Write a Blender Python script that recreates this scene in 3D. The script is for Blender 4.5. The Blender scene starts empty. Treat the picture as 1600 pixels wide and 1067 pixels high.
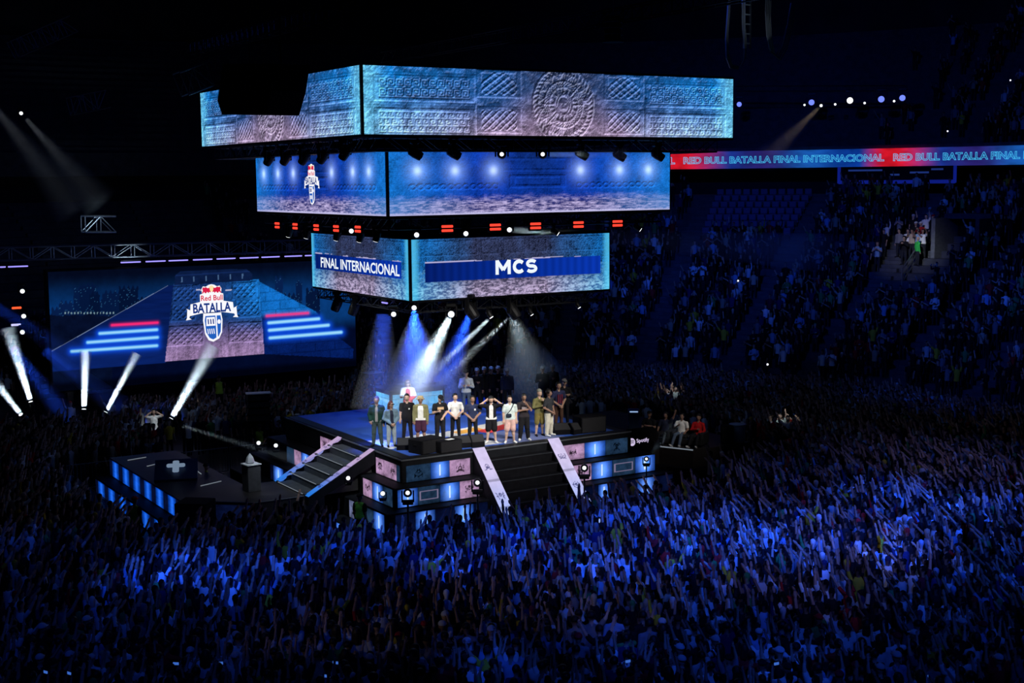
import bpy, bmesh, math, random
import numpy as np
from mathutils import Vector, Matrix

random.seed(7)
RNG = np.random.default_rng(11)
SCN = bpy.context.scene
COL = SCN.collection
PI = math.pi

# ------------------------------------------------------------------ camera
# world: origin on the arena floor under the centre of the hanging screens,
# x and y along the stage edges, z up, metres
F_PX = 2150.0
CAM = np.array([-26.27, -47.06, 12.45])
YAW, PITCH, ROLL = math.radians(58.58), math.radians(6.69), math.radians(-0.56)


def cam_axes():
    f = np.array([math.cos(YAW) * math.cos(PITCH), math.sin(YAW) * math.cos(PITCH), -math.sin(PITCH)])
    r = np.array([math.sin(YAW), -math.cos(YAW), 0.0])
    u = np.cross(r, f)
    return r * math.cos(ROLL) + u * math.sin(ROLL), -r * math.sin(ROLL) + u * math.cos(ROLL), f


CR, CU, CF = cam_axes()
cam_data = bpy.data.cameras.new('camera')
cam_data.sensor_fit = 'HORIZONTAL'
cam_data.sensor_width = 36.0
cam_data.lens = F_PX / 1600.0 * 36.0
cam_data.clip_end = 400.0
cam = bpy.data.objects.new('camera', cam_data)
COL.objects.link(cam)
cam.matrix_world = Matrix(((CR[0], CU[0], -CF[0], CAM[0]), (CR[1], CU[1], -CF[1], CAM[1]), (CR[2], CU[2], -CF[2], CAM[2]), (0, 0, 0, 1)))
SCN.camera = cam


def project(P):
    d = np.asarray(P, float) - CAM
    z = d @ CF
    return np.stack([800 + F_PX * (d @ CR) / z, 533.5 - F_PX * (d @ CU) / z, z], -1)


def on_z(x, y, z):
    d = CF + CR * (x - 800) / F_PX + CU * (533.5 - y) / F_PX
    return CAM + d * ((z - CAM[2]) / d[2])


def on_y(x, y, Y):
    d = CF + CR * (x - 800) / F_PX + CU * (533.5 - y) / F_PX
    return CAM + d * ((Y - CAM[1]) / d[1])


def on_x(x, y, X):
    d = CF + CR * (x - 800) / F_PX + CU * (533.5 - y) / F_PX
    return CAM + d * ((X - CAM[0]) / d[0])


# ------------------------------------------------------------------ world, exposure
world = bpy.data.worlds.new('arena_dark')
SCN.world = world
world.use_nodes = True
world.node_tree.nodes['Background'].inputs[0].default_value = (0.06, 0.14, 1.0, 1)
world.node_tree.nodes['Background'].inputs[1].default_value = 0.006
SCN.view_settings.view_transform = 'Standard'
SCN.view_settings.look = 'None'
SCN.view_settings.gamma = 1.0
SCN.view_settings.exposure = 0.0
SCN.view_settings.use_curve_mapping = False
SCN.cycles.max_bounces = 3
SCN.cycles.diffuse_bounces = 1
SCN.cycles.glossy_bounces = 2
SCN.cycles.transmission_bounces = 2
SCN.cycles.volume_bounces = 0
SCN.cycles.transparent_max_bounces = 8
SCN.cycles.sample_clamp_indirect = 3.0
SCN.cycles.caustics_reflective = False
SCN.cycles.caustics_refractive = False
SCN.cycles.use_denoising = True

BLUE = (0.016, 0.092, 1.0)
WHITE = (0.86, 0.94, 1.0)
WARM = (1.0, 0.80, 0.55)


def beam_lamp(loc, target, watts, color, radius, spread_deg):
    """a moving light with a lens that sends out a nearly parallel beam"""
    l = bpy.data.lights.new('beam_lamp', 'AREA')
    l.shape = 'DISK'
    l.size = 2 * radius
    l.energy = watts
    l.color = color
    l.spread = math.radians(spread_deg)
    o = bpy.data.objects.new('beam_lamp', l)
    COL.objects.link(o)
    o.location = loc
    o.rotation_euler = (Vector(target) - Vector(loc)).to_track_quat('-Z', 'Y').to_euler()
    return o


def spot(loc, target, power, color, half_deg, blend=0.5, radius=0.12):
    """a profile light: a lens that throws a soft pool of the given half angle"""
    h = half_deg * 1.3
    return beam_lamp(loc, target, power * math.tan(math.radians(h)) ** 2 / 12.0, color, radius, 2 * h)


# blue wash over the audience, from moving lights on the roof truss above the near stand
NEAR = Vector((-0.49, -0.87, 0.0))
for tx, ty, pw, ha in ((-3, -14, 17000, 9), (4, -17, 22000, 9), (11, -17, 24000, 10), (-4, -21, 9000, 10), (5, -25, 8000, 10), (-14, -12, 4500, 10), (-20, -14, 1500, 12)):
    spot((tx - 10 - 0.1 * tx, ty - 22, 27), (tx, ty, 1.2), pw, BLUE, ha, 0.9, 0.3)
for px_, py_, pw, ha in ((600, 835, 26000, 3.2), (690, 880, 30000, 2.6), (770, 850, 26000, 2.8), (860, 830, 34000, 3.0), (930, 880, 30000, 2.6), (1010, 815, 40000, 3.0), (1075, 865, 44000, 2.7), (1150, 820, 44000, 3.0),
                         (1230, 860, 50000, 3.0), (1310, 815, 46000, 2.8), (1380, 850, 56000, 2.8), (1450, 800, 40000, 3.0), (1530, 790, 26000, 3.0), (1390, 765, 30000, 2.6), (480, 870, 17000, 2.8), (300, 880, 36000, 2.6), (395, 905, 26000, 2.4),
                         (230, 900, 26000, 2.2), (60, 850, 4000, 3.0), (980, 1005, 8000, 2.4), (760, 1030, 9000, 2.0), (1230, 1030, 6000, 2.4)):
    q_ = on_z(px_, py_, 1.5)
    spot((q_[0] - 9, q_[1] - 19, 27), tuple(q_), pw * 2.0, BLUE, ha, 0.85, 0.2)
# blue wash over the lower stand
for tx, ty, tz, pw, ha in ((33, 22, 4.5, 11000, 12), (40, 12, 5.5, 13000, 11), (24, 38, 6, 900, 14), (40, 27, 9, 3200, 15), (34, 0, 3, 11000, 13), (24, 16, 1, 3600, 13), (30, 27, 4, 9000, 5), (40, 3, 5, 9000, 6)):
    spot((4, -4, 24), (tx, ty, tz), pw, BLUE, ha, 0.9, 0.3)
for tx, ty, tz, pw, ha in ((46, 30, 18, 9000, 20), (56, 14, 19, 6000, 10), (-10, 44, 9, 1500, 22), (-4, 20, 1.5, 1600, 14), (8, 24, 1.5, 1600, 14)):
    spot((2, -8, 25), (tx, ty, tz), pw, BLUE, ha, 0.9, 0.3)
# front key and back light on the stage from the screen rig
spot((-9, -26, 20), (-2.2, -3, 3.6), 46000, (1.0, 0.95, 0.88), 7, 0.6, 0.15)
spot((6, -28, 20), (0.5, -3.6, 3.6), 36000, (1.0, 0.95, 0.88), 7, 0.6, 0.15)
spot((-11.5, 0.5, 13.0), (-1.2, -2.4, 2.85), 7500, WHITE, 13, 0.5, 0.12)
spot((5.5, 7.0, 13.0), (0.5, 1.5, 2.85), 4200, (0.05, 0.2, 1.0), 26, 0.6, 0.12)
spot((-5.0, 0.5, 13.0), (-3.5, 0.5, 2.85), 3600, (0.05, 0.22, 1.0), 26, 0.6, 0.12)
# cold white light on the front left stairs and two pools at their foot
spot((-9.5, -6.0, 12.0), (-6.4, -1.3, 2.2), 4200, (0.75, 0.88, 1.0), 15, 0.7, 0.1)
for px_, py_, z_, pw_ in ((476, 733, 1.9, 260), (418, 771, 1.45, 420), (541, 689, 2.86, 420)):
    q_ = on_z(px_, py_, z_)
    spot((q_[0] + 1.2, q_[1] + 0.6, 9.5), tuple(q_), pw_, WHITE, 2.6, 0.8, 0.05)
# low light added to bring out the sofas
spot((8.5, -14, 12.0), (8.9, -2.4, 1.9), 2600, (1.0, 0.92, 0.85), 6, 0.8, 0.1)
# fill light added to brighten the gear behind the left stairs
spot((-1.0, 3.0, 11.0), (-4.2, 9.6, 1.4), 1500, (0.7, 0.85, 1.0), 14, 0.8, 0.1)
# rim light added behind the booth to bring out the crew
spot((2.0, 9.5, 12.0), (3.0, 2.2, 4.2), 1700, (0.8, 0.92, 1.0), 12, 0.7, 0.1)
# low side light that catches raised hands
spot((-31, -20, 8.0), (0, -15, 2.0), 1500, (1.0, 0.86, 0.7), 9, 0.8, 0.1)
spot((29, -24, 8.5), (8, -16, 2.0), 1500, (1.0, 0.86, 0.7), 10, 0.8, 0.1)
# narrow white and warm lights that cross the audience
spot((-12, -42, 25), (3.5, -18.5, 1.6), 5200, (1.0, 0.93, 0.8), 3.4, 0.7, 0.1)
spot((-14, -40, 25), (-6.5, -18.5, 1.6), 2300, WARM, 3.6, 0.9, 0.1)
spot((-8, -42, 25), (-1.2, -20.5, 1.6), 2000, WARM, 3.6, 0.9, 0.1)
spot((2, -42, 25), (14.0, -12.5, 1.6), 2500, WARM, 4.5, 0.9, 0.1)
# white light on the group beside the stand stairs
# (aimed once the stairs are placed, see stand_stairs)

# ------------------------------------------------------------------ materials
MATS = {}


def mat(name, color, rough=0.6, metal=0.0, emit=None, strength=1.0, noise=0.0, scale=6.0, spec=0.35):
    if name in MATS:
        return MATS[name]
    m = bpy.data.materials.new(name)
    m.use_nodes = True
    nt = m.node_tree
    b = nt.nodes['Principled BSDF']
    b.inputs['Base Color'].default_value = (*color, 1)
    b.inputs['Roughness'].default_value = rough
    b.inputs['Metallic'].default_value = metal
    b.inputs['Specular IOR Level'].default_value = spec
    if emit:
        b.inputs['Emission Color'].default_value = (*emit, 1)
        b.inputs['Emission Strength'].default_value = strength
    if noise:
        tc = nt.nodes.new('ShaderNodeTexCoord')
        n = nt.nodes.new('ShaderNodeTexNoise')
        n.inputs['Scale'].default_value = scale
        n.inputs['Detail'].default_value = 4
        nt.links.new(tc.outputs['Object'], n.inputs['Vector'])
        r = nt.nodes.new('ShaderNodeValToRGB')
        r.color_ramp.elements[0].position = 0.3
        r.color_ramp.elements[1].position = 0.7
        r.color_ramp.elements[0].color = (*[c * (1 - noise) for c in color], 1)
        r.color_ramp.elements[1].color = (*[min(1, c * (1 + noise)) for c in color], 1)
        nt.links.new(n.outputs['Fac'], r.inputs['Fac'])
        nt.links.new(r.outputs['Color'], b.inputs['Base Color'])
    MATS[name] = m
    return m


def lin(c):
    c = np.asarray(c, float) / 255.0
    return np.where(c <= 0.04045, c / 12.92, ((c + 0.055) / 1.055) ** 2.4)


def glow(name, rgb255, strength=1.0, sample=True):
    if name in MATS:
        return MATS[name]
    m = bpy.data.materials.new(name)
    m.use_nodes = True
    nt = m.node_tree
    nt.nodes.clear()
    e = nt.nodes.new('ShaderNodeEmission')
    e.inputs[0].default_value = (*lin(rgb255), 1)
    e.inputs[1].default_value = strength
    o = nt.nodes.new('ShaderNodeOutputMaterial')
    nt.links.new(e.outputs[0], o.inputs[0])
    if not sample:
        m.cycles.emission_sampling = 'NONE'
    MATS[name] = m
    return m


def display_mat():
    """an LED wall: every pixel of the picture is a colour stored on the mesh of the wall"""
    if 'led_wall' in MATS:
        return MATS['led_wall']
    m = bpy.data.materials.new('led_wall')
    m.use_nodes = True
    nt = m.node_tree
    nt.nodes.clear()
    a = nt.nodes.new('ShaderNodeAttribute')
    a.attribute_name = 'picture'
    e = nt.nodes.new('ShaderNodeEmission')
    o = nt.nodes.new('ShaderNodeOutputMaterial')
    nt.links.new(a.outputs['Color'], e.inputs[0])
    nt.links.new(e.outputs[0], o.inputs[0])
    m.cycles.emission_sampling = 'NONE'
    MATS['led_wall'] = m
    return m


def attr_mat(name, attr='tint', rough=0.85):
    if name in MATS:
        return MATS[name]
    m = bpy.data.materials.new(name)
    m.use_nodes = True
    nt = m.node_tree
    a = nt.nodes.new('ShaderNodeAttribute')
    a.attribute_name = attr
    b = nt.nodes['Principled BSDF']
    b.inputs['Roughness'].default_value = rough
    b.inputs['Specular IOR Level'].default_value = 0.15
    nt.links.new(a.outputs['Color'], b.inputs['Base Color'])
    MATS[name] = m
    return m


def object_tint_mat(name, rough=0.85):
    """cloth whose colour is the colour set on each object"""
    if name in MATS:
        return MATS[name]
    m = bpy.data.materials.new(name)
    m.use_nodes = True
    nt = m.node_tree
    a = nt.nodes.new('ShaderNodeObjectInfo')
    b = nt.nodes['Principled BSDF']
    b.inputs['Roughness'].default_value = rough
    b.inputs['Specular IOR Level'].default_value = 0.15
    nt.links.new(a.outputs['Color'], b.inputs['Base Color'])
    MATS[name] = m
    return m


BLACK = mat('matt_black', (0.006, 0.006, 0.008), 0.75, noise=0.3, spec=0.08)
BLACK_METAL = mat('black_metal', (0.012, 0.012, 0.015), 0.35, 0.6)
STEEL = mat('truss_steel', (0.32, 0.34, 0.38), 0.35, 0.8, noise=0.15)
DARK_STEEL = mat('dark_truss', (0.035, 0.037, 0.045), 0.4, 0.6, noise=0.2)
RUBBER = mat('rubber', (0.012, 0.012, 0.013), 0.8)
GRILLE = mat('speaker_grille', (0.022, 0.022, 0.026), 0.55, 0.3, noise=0.5, scale=90)


# ------------------------------------------------------------------ objects
def link(o, parent=None):
    COL.objects.link(o)
    if parent is not None:
        o.parent = parent
    return o


def tag(o, label=None, cat=None, group=None, kind=None):
    if label:
        o['label'] = label
    if cat:
        o['category'] = cat
    if group:
        o['group'] = group
    if kind:
        o['kind'] = kind
    return o


def thing(name, label, cat, loc=(0, 0, 0), rz=0.0, group=None):
    o = bpy.data.objects.new(name, None)
    o.empty_display_size = 0.1
    link(o)
    o.location = loc
    o.rotation_euler = (0, 0, rz)
    return tag(o, label, cat, group)


def copy_tree(o, parent=None):
    c = o.copy()
    COL.objects.link(c)
    c.parent = parent
    for ch in list(o.children):
        copy_tree(ch, c)
    return c


class MB:
    """collects simple shapes and links them as one mesh object"""

    def __init__(self):
        self.v, self.f, self.m = [], [], []

    def add(self, verts, faces, mi=0):
        n = len(self.v)
        self.v += [tuple(p) for p in verts]
        self.f += [tuple(i + n for i in q) for q in faces]
        self.m += [mi] * len(faces)
        return self

    def box(self, c, s, mi=0, rz=0.0, bevel=0.0):
        hx, hy, hz = s[0] / 2, s[1] / 2, s[2] / 2
        ca, sa = math.cos(rz), math.sin(rz)
        if bevel > 0:
            b = min(bevel, hx * .9, hy * .9, hz * .9)
            P = []
            for z, k in ((-hz, b), (-hz + b, 0), (hz - b, 0), (hz, b)):
                for x, y in ((-hx + k + b, -hy + k), (hx - k - b, -hy + k), (hx - k, -hy + k + b), (hx - k, hy - k - b),
                             (hx - k - b, hy - k), (-hx + k + b, hy - k), (-hx + k, hy - k - b), (-hx + k, -hy + k + b)):
                    P.append((c[0] + x * ca - y * sa, c[1] + x * sa + y * ca, c[2] + z))
            Fc = [tuple(range(7, -1, -1)), tuple(range(24, 32))]
            for k in range(3):
                for i in range(8):
                    j = (i + 1) % 8
                    Fc.append((k * 8 + i, k * 8 + j, k * 8 + 8 + j, k * 8 + 8 + i))
            return self.add(P, Fc, mi)
        P = [(x, y, z) for z in (-hz, hz) for x, y in ((-hx, -hy), (hx, -hy), (hx, hy), (-hx, hy))]
        P = [(c[0] + x * ca - y * sa, c[1] + x * sa + y * ca, c[2] + z) for x, y, z in P]
        return self.add(P, [(3, 2, 1, 0), (4, 5, 6, 7), (0, 1, 5, 4), (1, 2, 6, 5), (2, 3, 7, 6), (3, 0, 4, 7)], mi)

    def tube(self, a, b, ra, rb=None, n=8, mi=0, caps=True):
        rb = ra if rb is None else rb
        a, b = Vector(a), Vector(b)
        d = (b - a)
        if d.length < 1e-6:
            return self
        d.normalize()
        s = d.orthogonal().normalized()
        t = d.cross(s)
        P = []
        for c, r in ((a, ra), (b, rb)):
            for i in range(n):
                w = 2 * PI * i / n
                P.append(c + s * (r * math.cos(w)) + t * (r * math.sin(w)))
        Fc = [(i, (i + 1) % n, n + (i + 1) % n, n + i) for i in range(n)]
        if caps:
            Fc += [tuple(range(n - 1, -1, -1)), tuple(range(n, 2 * n))]
        return self.add(P, Fc, mi)

    def path(self, pts, r, n=6, mi=0):
        for a, b in zip(pts[:-1], pts[1:]):
            self.tube(a, b, r, r, n, mi)
        return self

    def lathe(self, prof, n=16, mi=0, c=(0, 0, 0), axis='z'):
        P, Fc = [], []
        for r, z in prof:
            for i in range(n):
                w = 2 * PI * i / n
                q = (r * math.cos(w), r * math.sin(w), z)
                if axis == 'y':
                    q = (q[0], q[2], q[1])
                if axis == 'x':
                    q = (q[2], q[0], q[1])
                P.append((c[0] + q[0], c[1] + q[1], c[2] + q[2]))
        for k in range(len(prof) - 1):
            for i in range(n):
                j = (i + 1) % n
                Fc.append((k * n + i, k * n + j, (k + 1) * n + j, (k + 1) * n + i))
        Fc += [tuple(range(n - 1, -1, -1)), tuple(range((len(prof) - 1) * n, len(prof) * n))]
        return self.add(P, Fc, mi)

    def prism(self, poly, d0, d1, mi=0, plane='xz'):
        """polygon in a plane, extruded along the third axis"""
        P = []
        for d in (d0, d1):
            for a, b in poly:
                P.append({'xz': (a, d, b), 'yz': (d, a, b), 'xy': (a, b, d)}[plane])
        n = len(poly)
        Fc = [tuple(range(n)), tuple(range(2 * n - 1, n - 1, -1))] + [(i, (i + 1) % n, n + (i + 1) % n, n + i) for i in range(n)]
        return self.add(P, Fc, mi)

    def mesh(self, name, mats):
        me = bpy.data.meshes.new(name)
        me.from_pydata(self.v, [], self.f)
        for m in (mats if isinstance(mats, (list, tuple)) else [mats]):
            me.materials.append(m)
        me.polygons.foreach_set('material_index', self.m)
        bm = bmesh.new()
        bm.from_mesh(me)
        bmesh.ops.recalc_face_normals(bm, faces=bm.faces)
        bm.to_mesh(me)
        bm.free()
        return me

    def build(self, name, mats, parent=None, smooth=False):
        me = self.mesh(name, mats)
        if smooth:
            me.polygons.foreach_set('use_smooth', [True] * len(me.polygons))
        return link(bpy.data.objects.new(name, me), parent)


def boxed(name, m, parent, c, s, rz=0.0, bevel=0.0):
    return MB().box(c, s, 0, rz, bevel).build(name, m, parent)


# ------------------------------------------------------------------ pictures shown by LED walls
def vnoise(h, w, cells_y, cells_x, octaves=4, gain=0.55, seed=0):
    r = np.random.default_rng(seed)
    out = np.zeros((h, w))
    amp = tot = 0.0
    amp = 1.0
    for o in range(octaves):
        ny, nx = int(cells_y * 2 ** o) + 2, int(cells_x * 2 ** o) + 2
        g = r.random((ny, nx))
        y = np.linspace(0, ny - 1.001, h)
        x = np.linspace(0, nx - 1.001, w)
        yi, xi = y.astype(int), x.astype(int)
        fy, fx = (y - yi)[:, None], (x - xi)[None, :]
        fy, fx = fy * fy * (3 - 2 * fy), fx * fx * (3 - 2 * fx)
        a = g[np.ix_(yi, xi)] * (1 - fx) + g[np.ix_(yi, xi + 1)] * fx
        b = g[np.ix_(yi + 1, xi)] * (1 - fx) + g[np.ix_(yi + 1, xi + 1)] * fx
        out += amp * (a * (1 - fy) + b * fy)
        tot += amp
        amp *= gain
    return out / tot


def sstep(a, b, x):
    t = np.clip((x - a) / (b - a), 0, 1)
    return t * t * (3 - 2 * t)


KEY = np.array([[int(c) for c in r] for r in ("111111100", "100000100", "101110100", "101010101", "101000101", "101111101", "100000001", "111111111", "000000000")])
SCROLL = np.array([[int(c) for c in r] for r in ("0000000", "0111100", "0100100", "0101100", "0100000", "0111110", "0000000")])


def tile(T, u, v, nu, nv):
    a = np.floor((u * nu % 1) * T.shape[1]).astype(int) % T.shape[1]
    b = np.floor((v * nv % 1) * T.shape[0]).astype(int) % T.shape[0]
    return T[b, a].astype(float)


def relief(h, k=2.2):
    gy, gx = np.gradient(h)
    return np.clip(-(gy * 1.3 + gx * 0.7) * k, -1, 1)


def mix(a, b, t):
    return a * (1 - t[..., None]) + b * t[..., None]


def in_rect(T, V, t0, t1, v0, v1):
    return (T > t0) & (T < t1) & (V > v0) & (V < v1)


def rect_frame(h, T, V, t0, t1, v0, v1, bt, bv, amt=0.5):
    h[in_rect(T, V, t0 - bt, t1 + bt, v0 - bv, v1 + bv)] += amt
    h[in_rect(T, V, t0, t1, v0, v1)] -= amt
    return h


def carve_stone(h, w, W, H):
    """carved frieze: key patterns outside, woven panels, sun stone in the middle; returns height map, T, V, radius from the sun stone"""
    T, V = np.meshgrid(np.linspace(0, 1, w), np.linspace(0, 1, h))
    hm = np.zeros((h, w))
    X = (T - 0.5) * W / H
    Y = V - 0.505
    r = np.hypot(X, Y)
    th = np.arctan2(Y, X)
    sym = np.where(T > 0.5, 1 - T, T)
    for (a, b, c, d, kind) in ((0.035, 0.255, 0.17, 0.46, 'key'), (0.035, 0.255, 0.66, 0.97, 'scroll'), (0.285, 0.375, 0.05, 0.37, 'weave'), (0.285, 0.375, 0.61, 0.92, 'weave2')):
        hm = rect_frame(hm, sym, V, a, b, c, d, 0.012, 0.045, 0.6)
        mk = in_rect(sym, V, a, b, c, d)
        u = (sym - a) / (b - a)
        v = (V - c) / (d - c)
        if kind == 'key':
            pat = tile(KEY, u, v, 11, 2)
        elif kind == 'scroll':
            pat = tile(SCROLL, u + 0.5 / 12 * (np.floor(v * 3) % 2), v, 12, 3)
        elif kind == 'weave':
            pat = (np.abs(((u * 4 + v * 3) % 1) - .5) < .18) * 1.0 + (np.abs(((u * 4 - v * 3) % 1) - .5) < .18) * .8
            pat *= v > 0.45 - 0.5 * np.abs(np.sin(u * PI))
        else:
            pat = (np.abs(((u * 5 + v * 3) % 1) - .5) < .16) * 1.0 + (np.abs(((u * 5 - v * 3) % 1) - .5) < .16) * .9
        hm = np.where(mk, hm + pat * 0.9, hm)
    R = 0.60
    q = r / R
    sun = np.zeros_like(hm)
    for a, b, amt in ((0.0, 0.16, .5), (0.27, 0.31, .8), (0.44, 0.47, .9), (0.60, 0.63, .9), (0.80, 0.83, .9), (0.95, 1.0, 1.0)):
        sun += amt * sstep(a - .015, a, q) * (1 - sstep(b, b + .015, q))
    sun += (q > .31) * (q < .44) * (np.sin(th * 20) > 0) * .7
    sun += (q > .47) * (q < .60) * (np.sin(th * 40) * np.sin(q * 90) > 0) * .7
    sun += (q > .63) * (q < .80) * ((np.abs(((th / (2 * PI) * 16) % 1) - .5) * .5 < (q - .63) * 1.4) * .8 + (np.sin(th * 64) > .3) * .3)
    sun += (q > .83) * (q < .95) * (np.sin(th * 44 + q * 30) > 0) * .8
    ray = np.abs(((th / (2 * PI) * 8 + .5) % 1) - .5)
    sun += (q > .31) * (q < .8) * (ray < (.8 - q) * .11) * .9
    fx, fy = X / R, Y / R
    for ex in (-.06, .06):
        sun += .8 * np.exp(-(((fx - ex) / .03) ** 2 + ((fy + .04) / .02) ** 2))
    sun += .8 * np.exp(-((fx / .02) ** 2 + ((fy - .02) / .05) ** 2)) + .9 * np.exp(-((fx / .06) ** 2 + ((fy - .1) / .02) ** 2))
    sun += .8 * (np.abs(np.hypot(fx, fy * .8) - .2) < .02)
    hm = np.where(q < 1.0, sun * 1.0, hm)
    # long ledges of the frieze
    for v0 in (0.08, 0.52, 0.56, 0.6):
        hm += 0.35 * sstep(v0, v0 + .012, V) * (q >= 1) * (sym < .27)
    return hm, T, V, q


def stone_grain(h, w, seed):
    g = vnoise(h, w, h / 14, w / 14, 4, .7, seed)
    s = vnoise(h, w, h / 3, w / 30, 3, .6, seed + 1)
    fine = np.random.default_rng(seed).random((h, w))
    return g, s, fine


def edge_glow(T, V, k=1.0):
    e = np.maximum(1 - T / 0.30, (T - 0.66) / 0.34)
    return np.clip(e, 0, 1) ** 0.9 * k


def paint_upper(h, w, W, H, seed):
    hm, T, V, q = carve_stone(h, w, W, H)
    g, s, fine = stone_grain(h, w, seed)
    sh = relief(hm + g * 2.2 + fine * .25, 1.35)
    e = edge_glow(T, V + 0 * g) * (0.75 + .5 * g)
    e = np.clip(e + .18 * (g - .5), 0, 1)
    mid_top = lin((44, 62, 104))
    mid_low = lin((146, 124, 156))
    edge_top = lin((14, 138, 232))
    edge_low = lin((128, 182, 240))
    vv = sstep(.25, 1.0, V + .3 * (g - .5))
    base = mix(mix(mid_top[None, None], mid_low[None, None], vv), mix(edge_top[None, None], edge_low[None, None], vv ** 1.5), np.clip(e * 1.15, 0, 1))
    top = sstep(.0, .5, 1 - V) * (1 - e) * sstep(.06, .2, np.abs(T - .5)) * (q > 1)
    base = mix(base, lin((12, 88, 160))[None, None], top * .8 * 1.0)
    corner = sstep(.93, 1.0, np.maximum(T, 1 - T) * 1.0) * .8
    base = mix(base, lin((110, 205, 245))[None, None], corner)
    lum = 0.80 + 1.15 * (g - .5) + .55 * (fine - .5) + .5 * (s - .5)
    lum = lum * np.where(sh > 0, 1 + 1.9 * sh, 1 + .92 * sh)
    sp = (q < 1)[..., None] * (sh > .2)[..., None]
    hl = np.clip(sh, 0, 1)[..., None]
    out = base * np.clip(lum, .06, 3)[..., None] + sp * 0.10 * sh[..., None] + hl * np.array([.15, .15, .20])[None, None]
    sym = np.where(T > .5, 1 - T, T)
    ku, kv = (sym - .035) / .22, (V - .17) / .29
    key = tile(KEY, ku, kv, 11, 2) * in_rect(sym, V, .035, .255, .17, .46)
    out = out * (1 - .5 * (1 - key) * in_rect(sym, V, .035, .255, .17, .46))[..., None]
    return np.clip(out, 0, 1.0)


def paint_middle(h, w, W, H, seed, spots):
    g, s, fine = stone_grain(h, w, seed)
    T, V = np.meshgrid(np.linspace(0, 1, w), np.linspace(0, 1, h))
    hm = np.zeros((h, w))
    sym = np.where(T > .5, 1 - T, T)
    pat = (np.abs(((sym * 40 + V * 9) % 1) - .5) < .2) + (np.abs(((sym * 40 - V * 9) % 1) - .5) < .2)
    hm += pat * .7 * in_rect(sym, V, .06, .36, .5, .6)
    hm = rect_frame(hm, sym, V, .42, .6, .42, .54, .02, .04, .7)
    hm = rect_frame(hm, sym, V, .40, .6, .12, .28, .02, .03, .4)
    sh = relief(hm + g, 1.1)
    e = edge_glow(T, V) ** 1.4
    base = mix(lin((14, 66, 190))[None, None] + 0 * T[..., None], lin((26, 128, 228))[None, None], e)
    base = mix(base, lin((16, 40, 92))[None, None], .8 * np.exp(-((T - .5) / .12) ** 2) * (1 - V * .8))
    low = sstep(.66, .86, V + .12 * (g - .5))
    st = np.clip(vnoise(h, w, h / 1.6, w / 9, 2, .8, seed + 9) * 2.0 - .62 + .45 * (fine - .5), 0, 1)
    lowc = mix(lin((40, 44, 112))[None, None] + 0 * T[..., None], lin((206, 192, 240))[None, None], st)
    lowc = mix(lowc, lin((70, 150, 230))[None, None], e * .6)
    out = mix(base * np.clip(.8 + .8 * (g - .5) + .5 * (fine - .5) + 1.0 * sh, .1, 2)[..., None], lowc, low)
    out = mix(out, lin((205, 200, 245))[None, None], sstep(.955, .985, V + .02 * (fine - .5)) * (1 - e * .4))
    scan = .93 + .07 * np.sin(np.arange(h) * 2.2)[:, None]
    out = out * scan[..., None]
    for t0 in spots:
        d2 = (((T - t0) * W) ** 2 + ((V - .30) * H) ** 2)
        out = out + np.array([.30, .48, .95])[None, None] * (.55 * np.exp(-d2 / .15))[..., None] + np.array([.7, .8, .9])[None, None] * (.6 * np.exp(-d2 / .022))[..., None]
    return np.clip(out, 0, 1)


def paint_lower(h, w, W, H, seed, band):
    g, s, fine = stone_grain(h, w, seed)
    T, V = np.meshgrid(np.linspace(0, 1, w), np.linspace(0, 1, h))
    hm = np.zeros((h, w))
    sym = np.where(T > .5, 1 - T, T)
    pat = np.random.default_rng(seed).random((h, w))
    for a, b in ((.03, .2), (.23, .31), (.34, .42), (.45, .55)):
        hm = rect_frame(hm, sym, V, a, b, .06, .27, .006, .02, .5)
    hm = rect_frame(hm, sym, V, .012, .035, .42, .62, .006, .02, .5)
    sh = relief(hm + g * .8 + .5 * pat * (in_rect(sym, V, .03, .5, .06, .27)), 1.2)
    e = edge_glow(T, V)
    e = np.clip(e + .2 * (g - .5), 0, 1)
    low = sstep(.62, .98, V + .2 * (g - .5))
    st = np.clip(vnoise(h, w, h / 2, w / 5, 2, .8, seed + 9) * 2.6 - .9 + .7 * (fine - .5), 0, 1)
    top = mix(lin((50, 58, 92))[None, None] + 0 * T[..., None], lin((14, 110, 190))[None, None], e)
    bot = mix(lin((48, 44, 70))[None, None] + 0 * T[..., None], lin((196, 178, 216))[None, None], np.clip(st + .12, 0, 1))
    bote = mix(lin((10, 84, 160))[None, None] + 0 * T[..., None], lin((120, 210, 246))[None, None], np.clip(st + .1, 0, 1))
    out = mix(top * np.clip(.8 + 1.1 * (g - .5) + 1.2 * (fine - .5) + 1.0 * sh, .08, 2.4)[..., None], mix(bot, bote, e), np.clip(low + .25 * (V > .5), 0, 1))
    out = mix(out, lin((90, 205, 245))[None, None], sstep(.955, .99, np.maximum(T, 1 - T)) * .65)
    t0, t1, v0, v1 = band
    mk = in_rect(T, V, t0, t1, v0, v1)
    bc = mix(lin((4, 28, 104))[None, None] + 0 * T[..., None], lin((8, 52, 170))[None, None], np.clip((T - t0) / (t1 - t0), 0, 1)) * (1 + .15 * np.sin(T * 160))[..., None]
    out = np.where(mk[..., None], bc, out)
    lite = in_rect(T, V, t0, t1, v0 - .03, v0) & (s > .5)
    out = np.where(lite[..., None], lin((180, 175, 215))[None, None], out)
    return np.clip(out, 0, 1)


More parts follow.
